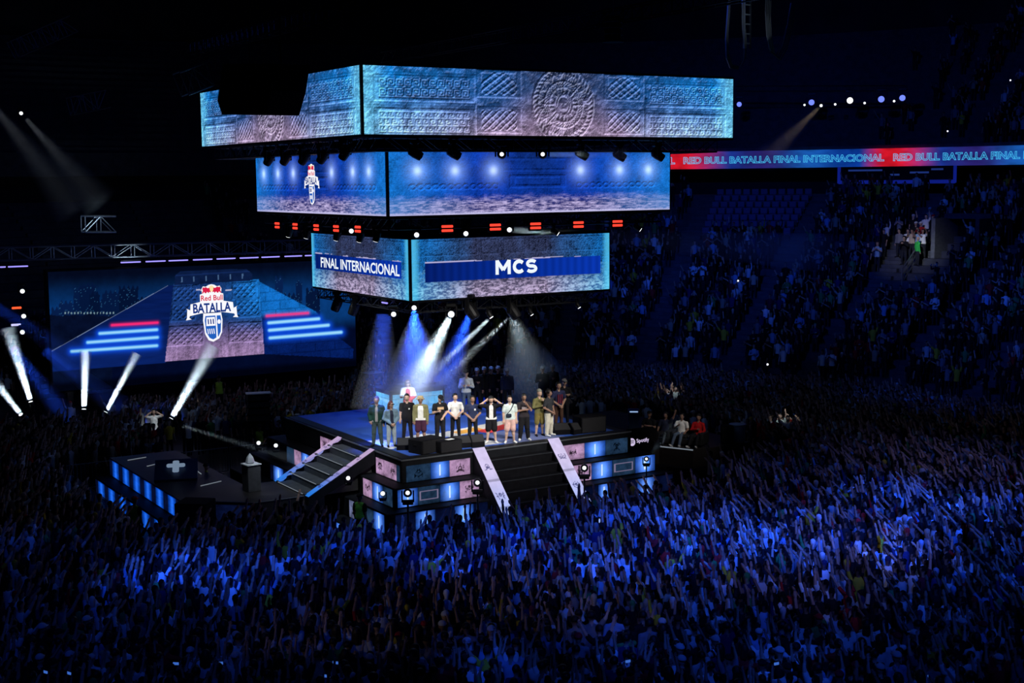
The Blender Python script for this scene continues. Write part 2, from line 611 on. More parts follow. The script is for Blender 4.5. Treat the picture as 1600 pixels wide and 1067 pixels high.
def display_mesh(name, pic, org, ax, up):
    """a wall of h x w LED pixels; pic[0] is the top row"""
    h, w, _ = pic.shape
    org, ax, up = (np.asarray(q, float) for q in (org, ax, up))
    a = np.linspace(0, 1, w)
    b = np.linspace(1, 0, h)
    P = org + a[None, :, None] * ax + b[:, None, None] * up
    idx = np.arange(h * w).reshape(h, w)
    q = np.stack([idx[1:, :-1], idx[1:, 1:], idx[:-1, 1:], idx[:-1, :-1]], -1).reshape(-1, 4)
    me = bpy.data.meshes.new(name)
    me.vertices.add(h * w)
    me.vertices.foreach_set('co', P.reshape(-1))
    me.loops.add(q.size)
    me.loops.foreach_set('vertex_index', q.reshape(-1).astype(np.int32))
    me.polygons.add(len(q))
    me.polygons.foreach_set('loop_start', np.arange(0, q.size, 4, dtype=np.int32))
    me.update(calc_edges=True)
    at = me.attributes.new('picture', 'FLOAT_COLOR', 'POINT')
    c = np.ones((h * w, 4), np.float32)
    c[:, :3] = pic.reshape(-1, 3)
    at.data.foreach_set('color', c.reshape(-1))
    me.materials.append(display_mat())
    return me


def text_mesh(s, size=1.0, bold=0.0, outline=0.0, sx=1.0, spacing=1.0, center=True):
    """lettering as a mesh in its own xy plane: (verts Nx3, faces)"""
    cu = bpy.data.curves.new('lettering', 'FONT')
    cu.body = s
    cu.size = size
    cu.offset = bold
    cu.space_character = spacing
    cu.resolution_u = 3
    if center:
        cu.align_x = 'CENTER'
        cu.align_y = 'CENTER'
    if outline:
        cu.fill_mode = 'NONE'
        cu.bevel_depth = outline
        cu.bevel_resolution = 0
    o = bpy.data.objects.new('lettering', cu)
    COL.objects.link(o)
    dg = bpy.context.evaluated_depsgraph_get()
    me = bpy.data.meshes.new_from_object(o.evaluated_get(dg))
    V = np.array([v.co[:] for v in me.vertices]).reshape(-1, 3)
    Fc = [tuple(p.vertices) for p in me.polygons]
    bpy.data.objects.remove(o)
    bpy.data.curves.remove(cu)
    bpy.data.meshes.remove(me)
    V[:, 0] *= sx
    return V, Fc


def lettering(s, width, height, org, ax, up, nrm, m, parent, name='lettering', bold=0.0, outline=0.0, lift=0.02):
    """lettering fitted into width x height, centred on org, in the plane of ax and up"""
    V, Fc = text_mesh(s, 1.0, bold, outline)
    lo, hi = V.min(0), V.max(0)
    c = (lo + hi) / 2
    org, ax, up, nrm = (np.asarray(q, float) for q in (org, ax, up, nrm))
    a = (V[:, 0] - c[0]) / (hi[0] - lo[0]) * width
    b = (V[:, 1] - c[1]) / (hi[1] - lo[1]) * height
    P = org + a[:, None] * ax + b[:, None] * up + lift * nrm
    # one object for each letter: pieces whose faces touch, or that stand above each other
    root_of = list(range(len(V)))

    def find(i):
        while root_of[i] != i:
            root_of[i] = root_of[root_of[i]]
            i = root_of[i]
        return i
    for f in Fc:
        for i in f[1:]:
            root_of[find(i)] = find(f[0])
    isl = {}
    for f in Fc:
        isl.setdefault(find(f[0]), []).append(f)
    spans = []
    for fs in isl.values():
        xs = [V[i, 0] for f in fs for i in f]
        spans.append([min(xs), max(xs), fs])
    spans.sort(key=lambda q: q[0])
    out = []
    for sp in spans:
        if out and sp[0] < out[-1][1] - .35 * min(sp[1] - sp[0], out[-1][1] - out[-1][0]):
            out[-1][1] = max(out[-1][1], sp[1])
            out[-1][2] = out[-1][2] + sp[2]
        else:
            out.append(sp)
    for _a, _b, fs in out:
        ids = sorted({i for f in fs for i in f})
        mp = {i: k for k, i in enumerate(ids)}
        me = bpy.data.meshes.new('letter')
        me.from_pydata(P[ids].tolist(), [], [tuple(mp[i] for i in f) for f in fs])
        me.materials.append(m)
        link(bpy.data.objects.new('letter', me), parent)


def flat_shape(name, poly, org, ax, up, nrm, m, parent, lift=0.01, thick=0.008):
    """a thin plate of the outline poly [(a, b)...]"""
    org, ax, up, nrm = (np.asarray(q, float) for q in (org, ax, up, nrm))
    n = len(poly)
    P = [org + a * ax + b * up + (lift + d) * nrm for d in (thick, 0) for a, b in poly]
    Fc = [tuple(range(n)), tuple(range(2 * n - 1, n - 1, -1))] + [(i, n + i, n + (i + 1) % n, (i + 1) % n) for i in range(n)]
    me = bpy.data.meshes.new(name)
    me.from_pydata([tuple(p) for p in P], [], Fc)
    me.materials.append(m)
    return link(bpy.data.objects.new(name, me), parent)

# ------------------------------------------------------------------ the arena bowl
def ring_mesh(profile, a0, a1, step=1.5):
    """sweep an open profile [(R, z)...] round the arena centre"""
    angs = np.radians(np.arange(a0, a1 + 1e-6, step))
    P = [(R * math.cos(a), R * math.sin(a), z) for a in angs for R, z in profile]
    n = len(profile)
    Fc = [(i * n + k, (i + 1) * n + k, (i + 1) * n + k + 1, i * n + k + 1) for i in range(len(angs) - 1) for k in range(n - 1)]
    mb = MB()
    mb.add(P, Fc)
    return mb


CONCRETE = mat('stand_concrete', (0.055, 0.06, 0.075), 0.85, noise=0.3, scale=2)
FLOORM = mat('arena_floor', (0.02, 0.02, 0.024), 0.55, noise=0.4, scale=1.5)
WALLM = mat('hall_wall', (0.02, 0.022, 0.03), 0.9, noise=0.4, scale=0.4)

fl = MB()
fl.lathe([(31.0, -0.25), (31.0, 0.0)], 96)
tag(fl.build('floor', FLOORM), kind='structure')

LOW_R, LOW_Z, LOW_RUN, LOW_RISE, LOW_N = 28.6, 1.2, 0.76, 0.42, 24
UP_R, UP_Z, UP_RUN, UP_RISE, UP_N = 50.6, 14.5, 0.78, 0.52, 18


def stand_profile(R, z, run, rise, n, foot):
    pr = [(R, foot), (R, z)]
    for k in range(n):
        pr += [(R + run * (k + 1), z + rise * k), (R + run * (k + 1), z + rise * (k + 1))]
    return pr


A0, A1 = -48, 168
low = ring_mesh(stand_profile(LOW_R, LOW_Z, LOW_RUN, LOW_RISE, LOW_N, 0.0) + [(54.0, LOW_Z + LOW_RISE * LOW_N)], A0, A1)
tag(low.build('seating_stand', CONCRETE), 'stepped concrete lower stand around the arena floor', kind='structure')
upp = ring_mesh([(54.0, 13.0), (50.25, 13.0), (50.25, 14.6), (UP_R, 14.6)] + stand_profile(UP_R, UP_Z, UP_RUN, UP_RISE, UP_N, 14.5)[1:], A0, A1)
tag(upp.build('seating_stand', CONCRETE), 'stepped concrete upper stand above the lit ribbon board', kind='structure')
tag(ring_mesh([(54.0, 11.2), (54.0, 13.0)], A0, A1, 2).build('wall_concourse', WALLM), kind='structure')
tag(ring_mesh([(66.0, 0.0), (66.0, 44.0)], A0, A1, 3).build('wall_back', WALLM), kind='structure')

# aisles: lighter half steps running up the stands
AISLES = [8.5 + 10 * k for k in range(-5, 16)]
AISLE_M = mat('aisle_step', (0.07, 0.075, 0.09), 0.8, noise=0.2)
for deg in AISLES:
    if deg < -15 or deg > 112:
        continue
    a = math.radians(deg)
    ca, sa = math.cos(a), math.sin(a)
    mb = MB()
    for k in range(LOW_N):
        for q in (0, 1):
            R = LOW_R + LOW_RUN * (k + (0.25 + 0.5 * q))
            z0, z1 = LOW_Z + LOW_RISE * k - 0.05, LOW_Z + LOW_RISE * (k + 0.5 * q) + 0.02
            mb.box((R * ca, R * sa, (z0 + z1) / 2), (LOW_RUN / 2, 1.1, z1 - z0), 0, a)
    tag(mb.build('aisle_stairs', AISLE_M), 'narrow aisle stairs climbing the lower stand', 'stairs', 'aisle stairs of the lower stand', 'structure')

# ------------------------------------------------------------------ ribbon board
RIB_R, RIB_Z0, RIB_Z1 = 50.0, 13.12, 14.36


def ribbon():
    a0, a1 = -6.0, 60.0
    n = 900
    ang = np.radians(np.linspace(a0, a1, n))
    hrow = 14
    zz = np.linspace(RIB_Z1, RIB_Z0, hrow)
    P = np.stack([np.broadcast_to(RIB_R * np.cos(ang), (hrow, n)), np.broadcast_to(RIB_R * np.sin(ang), (hrow, n)), np.broadcast_to(zz[:, None], (hrow, n))], -1)
    px = project(P)[..., 0]
    per = 330.0
    ph = ((px - 1058) / per) % 1.0
    V = np.linspace(0, 1, hrow)[:, None] + 0 * px
    red = np.maximum(1 - ph / .26, (ph - .86) / .14).clip(0, 1)
    purple = np.exp(-((ph - .42) / .16) ** 2)
    nz = vnoise(hrow, n, 3, 60, 3, .6, 3)
    out = mix(lin((10, 56, 150))[None, None] + 0 * px[..., None], lin((46, 22, 96))[None, None], purple * .8)
    out = mix(out, lin((222, 24, 44))[None, None], sstep(.0, .9, red))
    out = mix(out, lin((30, 110, 205))[None, None], .6 * np.exp(-((ph - .62) / .1) ** 2))
    out = out * (.55 + .9 * nz)[..., None] * 0.85
    me = display_mesh('ribbon_display', out, (0, 0, 0), (1, 0, 0), (0, 0, 1))
    me.vertices.foreach_set('co', P.reshape(-1))
    root = thing('ribbon_board', 'long curved ribbon screen running round the stand with glowing outlined lettering', 'screen', (0, 0, 0))
    link(bpy.data.objects.new('ribbon_display', me), root)
    fr = ring_mesh([(50.2, RIB_Z0 - .1), (50.0, RIB_Z0 - .1), (50.0, RIB_Z0 - .0)], a0, a1, 1)
    fr.build('frame', BLACK, root)
    # lettering bent along the board; read from inside the bowl the angle falls as x grows
    V, Fc = text_mesh('RED BULL BATALLA FINAL INTERNACIONAL', 1.0, 0.02, 0.026)
    lo, hi = V.min(0), V.max(0)
    cya = glow('ribbon_letters', (70, 190, 245), 1.0)

    def ang_of(x):
        q = [RIB_R * math.cos(0), 0, 13.7]
        t = np.linspace(math.radians(a0 - 6), math.radians(a1), 2000)
        pp = project(np.stack([RIB_R * np.cos(t), RIB_R * np.sin(t), 0 * t + 13.74], -1))[:, 0]
        o = np.argsort(pp)
        return float(np.interp(x, pp[o], t[o]))

    for x0, x1 in ((738, 1055), (1068, 1382), (1396, 1740)):
        b0, b1 = ang_of(x0), ang_of(x1)
        s = (V[:, 0] - lo[0]) / (hi[0] - lo[0])
        a = b0 + (b1 - b0) * s
        R = RIB_R - 0.05 - V[:, 2]
        z = 13.74 + (V[:, 1] - (lo[1] + hi[1]) / 2) / (hi[1] - lo[1]) * 0.52
        m2 = bpy.data.meshes.new('lettering')
        m2.from_pydata(np.stack([R * np.cos(a), R * np.sin(a), z], -1).tolist(), [], Fc)
        m2.materials.append(cya)
        link(bpy.data.objects.new('lettering', m2), root)


ribbon()


# suite window under the ribbon board, with a dim score screen behind the glass
def suite(px0, px1, y0, y1):
    R = 49.4
    t = np.linspace(math.radians(-20), math.radians(70), 3000)
    pp = project(np.stack([R * np.cos(t), R * np.sin(t), 0 * t + 12.4], -1))
    o = np.argsort(pp[:, 0])
    b0, b1 = (float(np.interp(x, pp[o, 0], t[o])) for x in (px0, px1))
    d = float(np.interp((px0 + px1) / 2, pp[o, 0], pp[o, 2]))
    zt, zb = (12.45 + (277.5 - y) * d / F_PX for y in (y0, y1))
    A = Vector((R * math.cos(b0), R * math.sin(b0), 0))
    B = Vector((R * math.cos(b1), R * math.sin(b1), 0))
    D = B - A
    rz = math.atan2(D.y, D.x)
    root = thing('suite_box', 'dark glazed suite with a blue lit sill under the ribbon board', 'window', (A + D / 2) + Vector((0, 0, zb)), rz)
    L = D.length
    edge = glow('suite_frame_glow', (12, 26, 120), 1.0)  # sill and posts glow to stand in for blue light falling on them
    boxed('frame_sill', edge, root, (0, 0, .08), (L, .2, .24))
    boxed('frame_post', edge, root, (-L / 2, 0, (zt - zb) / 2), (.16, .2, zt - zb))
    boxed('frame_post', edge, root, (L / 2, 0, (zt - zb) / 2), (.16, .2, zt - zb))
    g = mat('suite_glass', (0.008, 0.01, 0.02), 0.15)
    boxed('pane', g, root, (0, .1, (zt - zb) / 2), (L, .03, zt - zb))
    tx = glow('suite_text', (26, 46, 110), 1.0)
    for k, (u0, w0, v0) in enumerate(((-.42, .30, .78), (.12, .16, .62), (.30, .10, .8), (-.05, .08, .5))):
        boxed('light_strip', tx, root, ((u0 + w0 / 2) * L, .06, (zt - zb) * v0), (w0 * L, .03, .12))


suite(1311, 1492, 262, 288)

# ------------------------------------------------------------------ trusses
def truss_mesh(length, size=0.5, r=0.028, bay=0.6):
    mb = MB()
    h = size / 2
    for y in (-h, h):
        for z in (-h, h):
            mb.tube((0, y, z), (length, y, z), r, r, 6)
    n = max(1, round(length / bay))
    b = length / n
    for k in range(n):
        x0, x1 = k * b, (k + 1) * b
        if k % 2:
            x0, x1 = x1, x0
        for s in (-h, h):
            mb.tube((x0, s, -h), (x1, s, h), r * .6, r * .6, 4, caps=False)
            mb.tube((x0, -h, s), (x1, h, s), r * .6, r * .6, 4, caps=False)
        mb.tube((k * b, -h, -h), (k * b, -h, h), r * .6, r * .6, 4, caps=False)
        mb.tube((k * b, h, -h), (k * b, h, h), r * .6, r * .6, 4, caps=False)
    return mb


def truss(a, b, label, size=0.5, m=None, r=0.028, group=None, cat='truss', bay=0.6):
    a, b = Vector(a), Vector(b)
    o = truss_mesh((b - a).length, size, r, bay).build('truss', m or DARK_STEEL)
    o.location = a
    o.rotation_euler = (b - a).to_track_quat('X', 'Z').to_euler()
    return tag(o, label, cat, group)


# ------------------------------------------------------------------ logo of the event
def logo(org, ax, up, nrm, size, parent):
    """bulls, name plate, banner and microphone; size is its height"""
    s = size
    ax, up = np.asarray(ax, float) * s, np.asarray(up, float) * s
    w = glow('logo_white', (250, 250, 255), 1.0)
    red = glow('logo_red', (216, 30, 72), 1.0)
    navy = glow('logo_navy', (20, 50, 130), 1.0)
    blue = glow('logo_blue', (34, 96, 190), 1.0)
    sun = glow('logo_sun', (252, 226, 170), 1.0)

    def plate(name, poly, m, lift):
        return flat_shape(name, poly, org, ax, up, nrm, m, parent, lift, 0.006)

    plate('logo_crest', [(-.21, .20), (-.21, .33), (-.17, .34), (-.18, .42), (-.15, .47), (-.10, .46), (-.05, .49), (0, .50), (.05, .49), (.10, .46), (.15, .47), (.18, .42), (.17, .34), (.21, .33), (.21, .20)], w, .010)
    plate('logo_banner', [(-.38, .17), (-.2, .205), (0, .22), (.2, .205), (.38, .17), (.395, -.03), (.2, .005), (0, .018), (-.2, .005), (-.395, -.03)], w, .010)
    for sg in (-1, 1):
        plate('banner_tail', [(sg * a, b) for a, b in ((.39, .07), (.46, .10), (.44, .08), (.45, -.06), (.47, -.10), (.37, -.09), (.41, -.06), (.395, -.02))], w, .008)
    plate('logo_microphone', [(-.16, -.0), (.16, -.0), (.18, -.12), (.165, -.34), (.11, -.45), (.0, -.50), (-.08, -.47), (-.14, -.36), (-.17, -.12)], w, .010)
    plate('microphone_body', [(-.12, -.02), (.14, -.02), (.155, -.12), (.14, -.33), (.10, -.41), (.0, -.46), (-.06, -.43), (-.12, -.33), (-.14, -.12)], blue, .018)
    plate('microphone_face', [(-.11, -.07), (.04, -.07), (.05, -.22), (-.115, -.22)], w, .026)
    for k in range(3):
        plate('microphone_slot', [(-.09 + .045 * k, -.1), (-.07 + .045 * k, -.1), (-.065 + .045 * k, -.19), (-.085 + .045 * k, -.19)], navy, .034)
    plate('microphone_edge', [(.055, -.04), (.075, -.04), (.085, -.42), (.06, -.44)], w, .026)
    plate('microphone_cap', [(-.12, -.02), (.14, -.02), (.145, -.045), (-.125, -.045)], w, .026)
    for k in range(4):
        plate('microphone_slot', [(-.10 + .036 * k, -.27), (-.085 + .036 * k, -.27), (-.075 + .036 * k, -.36), (-.09 + .036 * k, -.36)], w, .026)
    plate('microphone_knob', [(.115 + .03 * math.cos(t * PI / 5), -.155 + .04 * math.sin(t * PI / 5)) for t in range(10)], w, .026)
    plate('logo_sun', [(.05 * math.cos(t * PI / 6), .425 + .055 * math.sin(t * PI / 6)) for t in range(12)], sun, .018)
    for sg in (-1, 1):
        plate('logo_bull', [(sg * a, b) for a, b in ((.012, .36), (.03, .40), (.035, .44), (.07, .435), (.10, .455), (.13, .445), (.15, .455), (.165, .425), (.155, .395), (.175, .345), (.15, .35), (.135, .375), (.115, .345), (.09, .355), (.085, .375), (.05, .345), (.045, .37))], red, .026)
    o = np.asarray(org, float)
    lettering('Red Bull', .39 * s, .095 * s, o + up * .265, ax / s, up / s, nrm, red, parent, 'lettering', 0.02, 0, .03)
    lettering('BATALLA', .68 * s, .165 * s, o + up * .095, ax / s, up / s, nrm, navy, parent, 'lettering', 0.03, 0, .03)


# ------------------------------------------------------------------ hanging screens
TIERS = ((7.57, 13.92, 16.05), (5.93, 11.30, 13.42), (4.31, 8.29, 10.42))
PPM = 38
tier_roots = []
for ti, (hs, z0, z1) in enumerate(TIERS):
    W, H = 2 * (hs - .09), z1 - z0
    w, h = int(W * PPM), int(H * 44)
    root = thing('hanging_screen', ('widest top tier of the hanging cube showing carved stone with a round sun stone',
                                    'middle tier of the hanging cube showing blue glowing spots and the event emblem',
                                    'lowest smallest tier of the hanging cube showing a lettered navy banner')[ti], 'screen', (0, 0, z0))
    boxed('frame', BLACK, root, (0, 0, H / 2), (2 * hs - .06, 2 * hs - .06, H + .16))
    if ti == 0:
        pr = paint_upper(h, w, W, H, 5)
        pl = pr
    elif ti == 1:
        tt = [((on_y(x, 264, -hs)[0] + hs - .09) / W) for x in (652, 711, 771, 907, 968, 1013)]
        tl = [((hs - .09 - on_x(x, 266, -hs)[1]) / W) for x in (412, 434, 458, 518, 551, 576)]
        pr = paint_middle(h, w, W, H, 15, tt)
        pl = paint_middle(h, w, W, H, 25, tl)
    else:
        b = [(on_y(x, 418, -hs)[0] + hs - .09) / W for x in (664, 938)]
        bl = [(hs - .09 - on_x(x, 415, -hs)[1]) / W for x in (493, 627)]
        pr = paint_lower(h, w, W, H, 35, (b[0], b[1], .40, .71))
        pl = paint_lower(h, w, W, H, 45, (bl[0], bl[1], .38, .66))
    mr = display_mesh('display', pr, (-hs + .09, -hs, 0), (W, 0, 0), (0, 0, H))
    ml = display_mesh('display', pl, (-hs, hs - .09, 0), (0, -W, 0), (0, 0, H))
    for me in (mr, ml):
        link(bpy.data.objects.new('display', me), root)
        back = link(bpy.data.objects.new('display', me), root)
        back.rotation_euler = (0, 0, PI)
    tier_roots.append(root)

white = glow('screen_letters', (240, 248, 255), 1.0)
hs, z0, z1 = TIERS[2]
c = on_y(806, 416.5, -hs) - np.array([0, 0, z0])
wm = on_y(838, 416, -hs)[0] - on_y(774, 416, -hs)[0]
def stroke_letter(strokes, width, org, ax, up, nrm, m, parent, lift=.02):
    """one letter drawn with a broad round pen; strokes are polylines"""
    org, ax, up, nrm = (np.asarray(q, float) for q in (org, ax, up, nrm))
    v, f = [], []
    for pl_ in strokes:
        n_ = len(pl_)
        L_, R_ = [], []
        for i, (x, y) in enumerate(pl_):
            x0, y0 = pl_[max(0, i - 1)]
            x1, y1 = pl_[min(n_ - 1, i + 1)]
            l = math.hypot(x1 - x0, y1 - y0)
            nx_, ny_ = -(y1 - y0) / l * width / 2, (x1 - x0) / l * width / 2
            L_.append((x + nx_, y + ny_))
            R_.append((x - nx_, y - ny_))
        b = len(v)
        v += [org + a * ax + c_ * up + lift * nrm for a, c_ in L_ + R_]
        f += [(b + i, b + n_ + i, b + n_ + i + 1, b + i + 1) for i in range(n_ - 1)]
    me = bpy.data.meshes.new('letter')
    me.from_pydata([tuple(q) for q in v], [], f)
    me.materials.append(m)
    return link(bpy.data.objects.new('letter', me), parent)


arc = lambda cx, cy, rx, ry, a, b, n=14: [(cx + rx * math.cos(math.radians(a + (b - a) * i / n)), cy + ry * math.sin(math.radians(a + (b - a) * i / n))) for i in range(n + 1)]
fr_ = ((1, 0, 0), (0, 0, 1), (0, -1, 0), white, tier_roots[2])
lw = wm * .145
stroke_letter([[(-lw, -.26), (-lw, .26)], [(-lw, .24), (0, -.1)], [(0, -.1), (lw, .24)], [(lw, .26), (lw, -.26)]], .135, c + np.array([-wm * .315, 0, 0]), *fr_)
stroke_letter([arc(0, 0, lw * .82, .195, 42, 318)], .135, c + np.array([wm * .075, 0, 0]), *fr_)
stroke_letter([arc(0, .095, lw * .7, .1, 25, 270) + arc(0, -.1, lw * .74, .1, 90, -155)], .125, c + np.array([wm * .38, 0, 0]), *fr_)
c = on_x(560, 416, -hs) - np.array([0, 0, z0])
wl = on_x(499, 416, -hs)[1] - on_x(621, 416, -hs)[1]
lettering('FINAL INTERNACIONAL', wl, 0.40, c, (0, -1, 0), (0, 0, 1), (-1, 0, 0), white, tier_roots[2], bold=0.022)
hs, z0, z1 = TIERS[1]
logo(on_x(487.5, 288, -hs) - np.array([0, 0, z0]), (0, -1, 0), (0, 0, 1), (-1, 0, 0), 1.5, tier_roots[1])

# truss rings between the tiers
for ti, (hh, z) in enumerate(((7.0, 13.62), (5.55, 11.02), (4.0, 8.02))):
    for (a, b, side) in (((-hh, -hh, z), (hh, -hh, z), 'front right'), ((-hh, hh, z), (-hh, -hh, z), 'front left'), ((hh, -hh, z), (hh, hh, z), 'far right'), ((-hh, hh, z), (hh, hh, z), 'far')):
        truss(a, b, 'dark lighting truss on the %s side under the %s screen tier' % (side, ('top', 'middle', 'lowest')[ti]), 0.36 if ti else 0.42, None, .024)
# suspension trusses and chain hoists above the cube
for x in (-5, 5):
    truss((x, -14, 18.6), (x, 16, 18.6), 'dark roof truss over the hanging cube on its %s half' % ('camera' if x < 0 else 'far'), 0.5, None, .03)

# ------------------------------------------------------------------ the big video wall behind the stage
VW_Y = 23.0
VX0, VX1, VZ0, VZ1 = -10.36, 6.25, 2.15, 8.15


def seg_dist(X, Y, a, b):
    ax, ay = a
    bx, by = b
    t = np.clip(((X - ax) * (bx - ax) + (Y - ay) * (by - ay)) / ((bx - ax) ** 2 + (by - ay) ** 2), 0, 1)
    return np.hypot(X - ax - t * (bx - ax), Y - ay - t * (by - ay))


def in_poly(X, Y, poly):
    c = np.zeros(X.shape, bool)
    j = len(poly) - 1
    for i in range(len(poly)):
        xi, yi = poly[i]
        xj, yj = poly[j]
        c ^= ((yi > Y) != (yj > Y)) & (X < (xj - xi) * (Y - yi) / (yj - yi + 1e-12) + xi)
        j = i
    return c


def paint_wall(h, w):
    T, V = np.meshgrid(np.linspace(VX0, VX1, w), np.linspace(VZ1, VZ0, h))
    p = project(np.stack([T, 0 * T + VW_Y, V], -1))
    X, Y = p[..., 0], p[..., 1]
    g, s, fine = stone_grain(h, w, 77)
    v = np.linspace(0, 1, h)[:, None] + 0 * X
    out = mix(lin((4, 12, 34))[None, None] + 0 * X[..., None], lin((10, 62, 128))[None, None], sstep(.02, .38, v))
    out = mix(out, lin((3, 12, 44))[None, None], sstep(.5, .66, v))
    out *= (.8 + .5 * (g - .5))[..., None]
    r = np.random.default_rng(5)
    for x0, x1, y0 in ((80, 100, 482), (92, 122, 472), (115, 138, 450), (124, 150, 444), (140, 156, 458), (156, 172, 470), (160, 190, 456), (186, 216, 449), (214, 236, 466), (430, 442, 434), (462, 472, 440), (478, 500, 452), (440, 470, 460)):
        mk = (X > x0) & (X < x1) & (Y > y0 + 3 * np.sin(X * .9)) & (Y < 505)
        out = np.where(mk[..., None], lin((5, 24, 62))[None, None] * (.6 + .9 * r.random()), out)
        lit = mk & (fine > .975)
        out = np.where(lit[..., None], lin((44, 96, 140))[None, None], out)
    # dark trees at the foot of the skyline, row of small lamps
    out = np.where(((Y > 492 + 10 * (g - .5)) & (X < 175))[..., None], lin((5, 14, 40))[None, None] * (.5 + g)[..., None], out)
    lamp = (np.abs(Y - 489) < 1.5) & (X > 98) & (X < 180) & (np.sin(X * 1.25) > .4)
    out = np.where(lamp[..., None], lin((120, 150, 160))[None, None], out)
    # pyramid flanks
    lf = [(271, 446), (262, 446), (60, 560), (60, 582), (259, 567)]
    rf = [(403, 439), (494, 487), (520, 520), (552, 545), (552, 560), (412, 553)]
    flank_l = in_poly(X, Y, lf)
    out = np.where(flank_l[..., None], (lin((8, 30, 92))[None, None] * (.6 + .5 * s + .3 * sstep(520, 560, Y))[..., None]), out)
    out = np.where((np.abs((Y - 446) - (262 - X) * .565) < .8)[..., None] & flank_l[..., None], lin((120, 140, 175))[None, None], out)
    rr = in_poly(X, Y, rf)
    rc = mix(lin((18, 108, 196))[None, None] + 0 * X[..., None], lin((5, 30, 96))[None, None], sstep(486, 496, Y + .05 * (X - 450)))
    brk = 1 - .35 * ((np.abs((Y + .08 * X) % 14 - 7) > 6.2) | (np.abs((X + 7 * np.floor((Y + .08 * X) / 14)) % 30 - 15) > 14.2))
    out = np.where(rr[..., None], rc * (.75 + .9 * (g - .2) * .8 + .5 * (fine - .5))[..., None] * brk[..., None], out)
    # central stair of carved blocks
    cs = [(271, 444), (405, 436), (413, 553), (258, 565)]
    mk = in_poly(X, Y, cs)
    u = (X - (271 - (Y - 444) * .108)) / (134 + (Y - 444) * .18)
    vv = (Y - 440 + .06 * (X - 335)) / 120
    hm = np.zeros_like(X)
    for (a, b, c0, d0) in ((.02, .28, .06, .22), (.70, .95, .06, .22), (.03, .26, .28, .46), (.74, .97, .28, .46), (.02, .36, .58, .78), (.66, .98, .58, .78)):
        hm = rect_frame(hm, u, vv, a, b, c0, d0, .02, .03, .6)
        pm = in_rect(u, vv, a, b, c0, d0)
        hm = np.where(pm, hm + .8 * ((np.abs(((u * 14 + vv * 12) % 1) - .5) < .2) | (np.abs(((u * 14 - vv * 12) % 1) - .5) < .2)), hm)
    sh = relief(hm + g, 1.2)
    cc = mix(lin((26, 60, 122))[None, None] + 0 * X[..., None], lin((150, 122, 166))[None, None], sstep(.45, .95, vv))
    cc = mix(cc, lin((26, 118, 205))[None, None], sstep(.5, 1.05, u) * sstep(.75, .2, vv))
    streak = np.where(vv > .78, .6 + .9 * vnoise(h, w, 4, w / 3, 2, .6, 9), 1.0)
    out = np.where(mk[..., None], cc * np.clip((.85 + .9 * (g - .5) + .6 * (fine - .5)) * streak + 1.5 * sh, .05, 2.4)[..., None], out)
    # temple on top
    tp = in_poly(X, Y, [(274, 430), (282, 424), (385, 420), (394, 428), (395, 438), (272, 446)])
    out = np.where(tp[..., None], lin((10, 26, 62))[None, None] * (.6 + g + .9 * (np.abs((Y - 427 + .06 * (X - 335))) < 1.2))[..., None], out)
    dr = tp & (np.abs(Y - 434 + .06 * (X - 335)) < 4) & (((X - 283) % 19) < 2)
    out = np.where(dr[..., None], lin((70, 100, 140))[None, None], out)
    # glowing bars on both flanks
    for a, b, col in (((175, 508), (246, 504), (255, 40, 110)), ((156, 521), (245, 515), (90, 190, 255)), ((137, 535), (246, 527), (90, 190, 255)), ((112, 549), (245, 540), (90, 190, 255)),
                      ((417, 493.5), (481, 489), (235, 60, 130)), ((420, 504.5), (498, 498), (110, 200, 255)), ((421, 516), (513, 508), (110, 200, 255)), ((422, 528), (533, 519), (110, 200, 255))):
        d = seg_dist(X, Y, a, b)
        thin = .7 if col[0] > 200 else 1.0
        out = out + (lin((8, 70, 210))[None, None] * (1.0 * np.exp(-(d / (6.5 * thin)) ** 2))[..., None] if thin == 1 else lin(col)[None, None] * (.35 * np.exp(-(d / 3.0) ** 2))[..., None])
        out = mix(out, lin(col)[None, None] + 0 * out, np.exp(-(d / (2.7 * thin)) ** 4))
        if thin == 1:
            out = mix(out, lin((190, 235, 255))[None, None] + 0 * out, .75 * np.exp(-(d / 1.3) ** 2))
    out = np.where(((np.abs(Y - 453) < 1) & ((np.abs(X - 311) < 5) | (np.abs(X - 357) < 5)))[..., None], lin((190, 190, 220))[None, None], out)
    # the lowest rows and the right end of the wall show almost black
    out *= (1 - .75 * sstep(.9, .96, v) * (~mk))[..., None]
    return np.clip(out, 0, 1) * .96


vw = thing('video_wall', 'huge video wall showing a stepped pyramid, glowing bars and a dark city skyline', 'screen', (0, VW_Y, 0))
boxed('frame', BLACK, vw, ((VX0 + VX1) / 2, .3, (VZ0 + VZ1) / 2), (VX1 - VX0 + .2, .5, VZ1 - VZ0 + .2))
link(bpy.data.objects.new('display', display_mesh('display', paint_wall(180, 500), (VX0, 0, VZ0), (VX1 - VX0, 0, 0), (0, 0, VZ1 - VZ0))), vw)
for x in (-9.5, -4.5, 0.5, 5.5):
    boxed('support_leg', BLACK_METAL, vw, (x, .35, VZ0 / 2), (.3, .3, VZ0))
lc = on_y(331.5, 489, VW_Y)
lsz = (on_y(331, 444, VW_Y)[2] - on_y(331, 534, VW_Y)[2])
logo(lc - np.array([0, VW_Y, 0]), (1, 0, 0), (0, 0, 1), (0, -1, 0), lsz, vw)

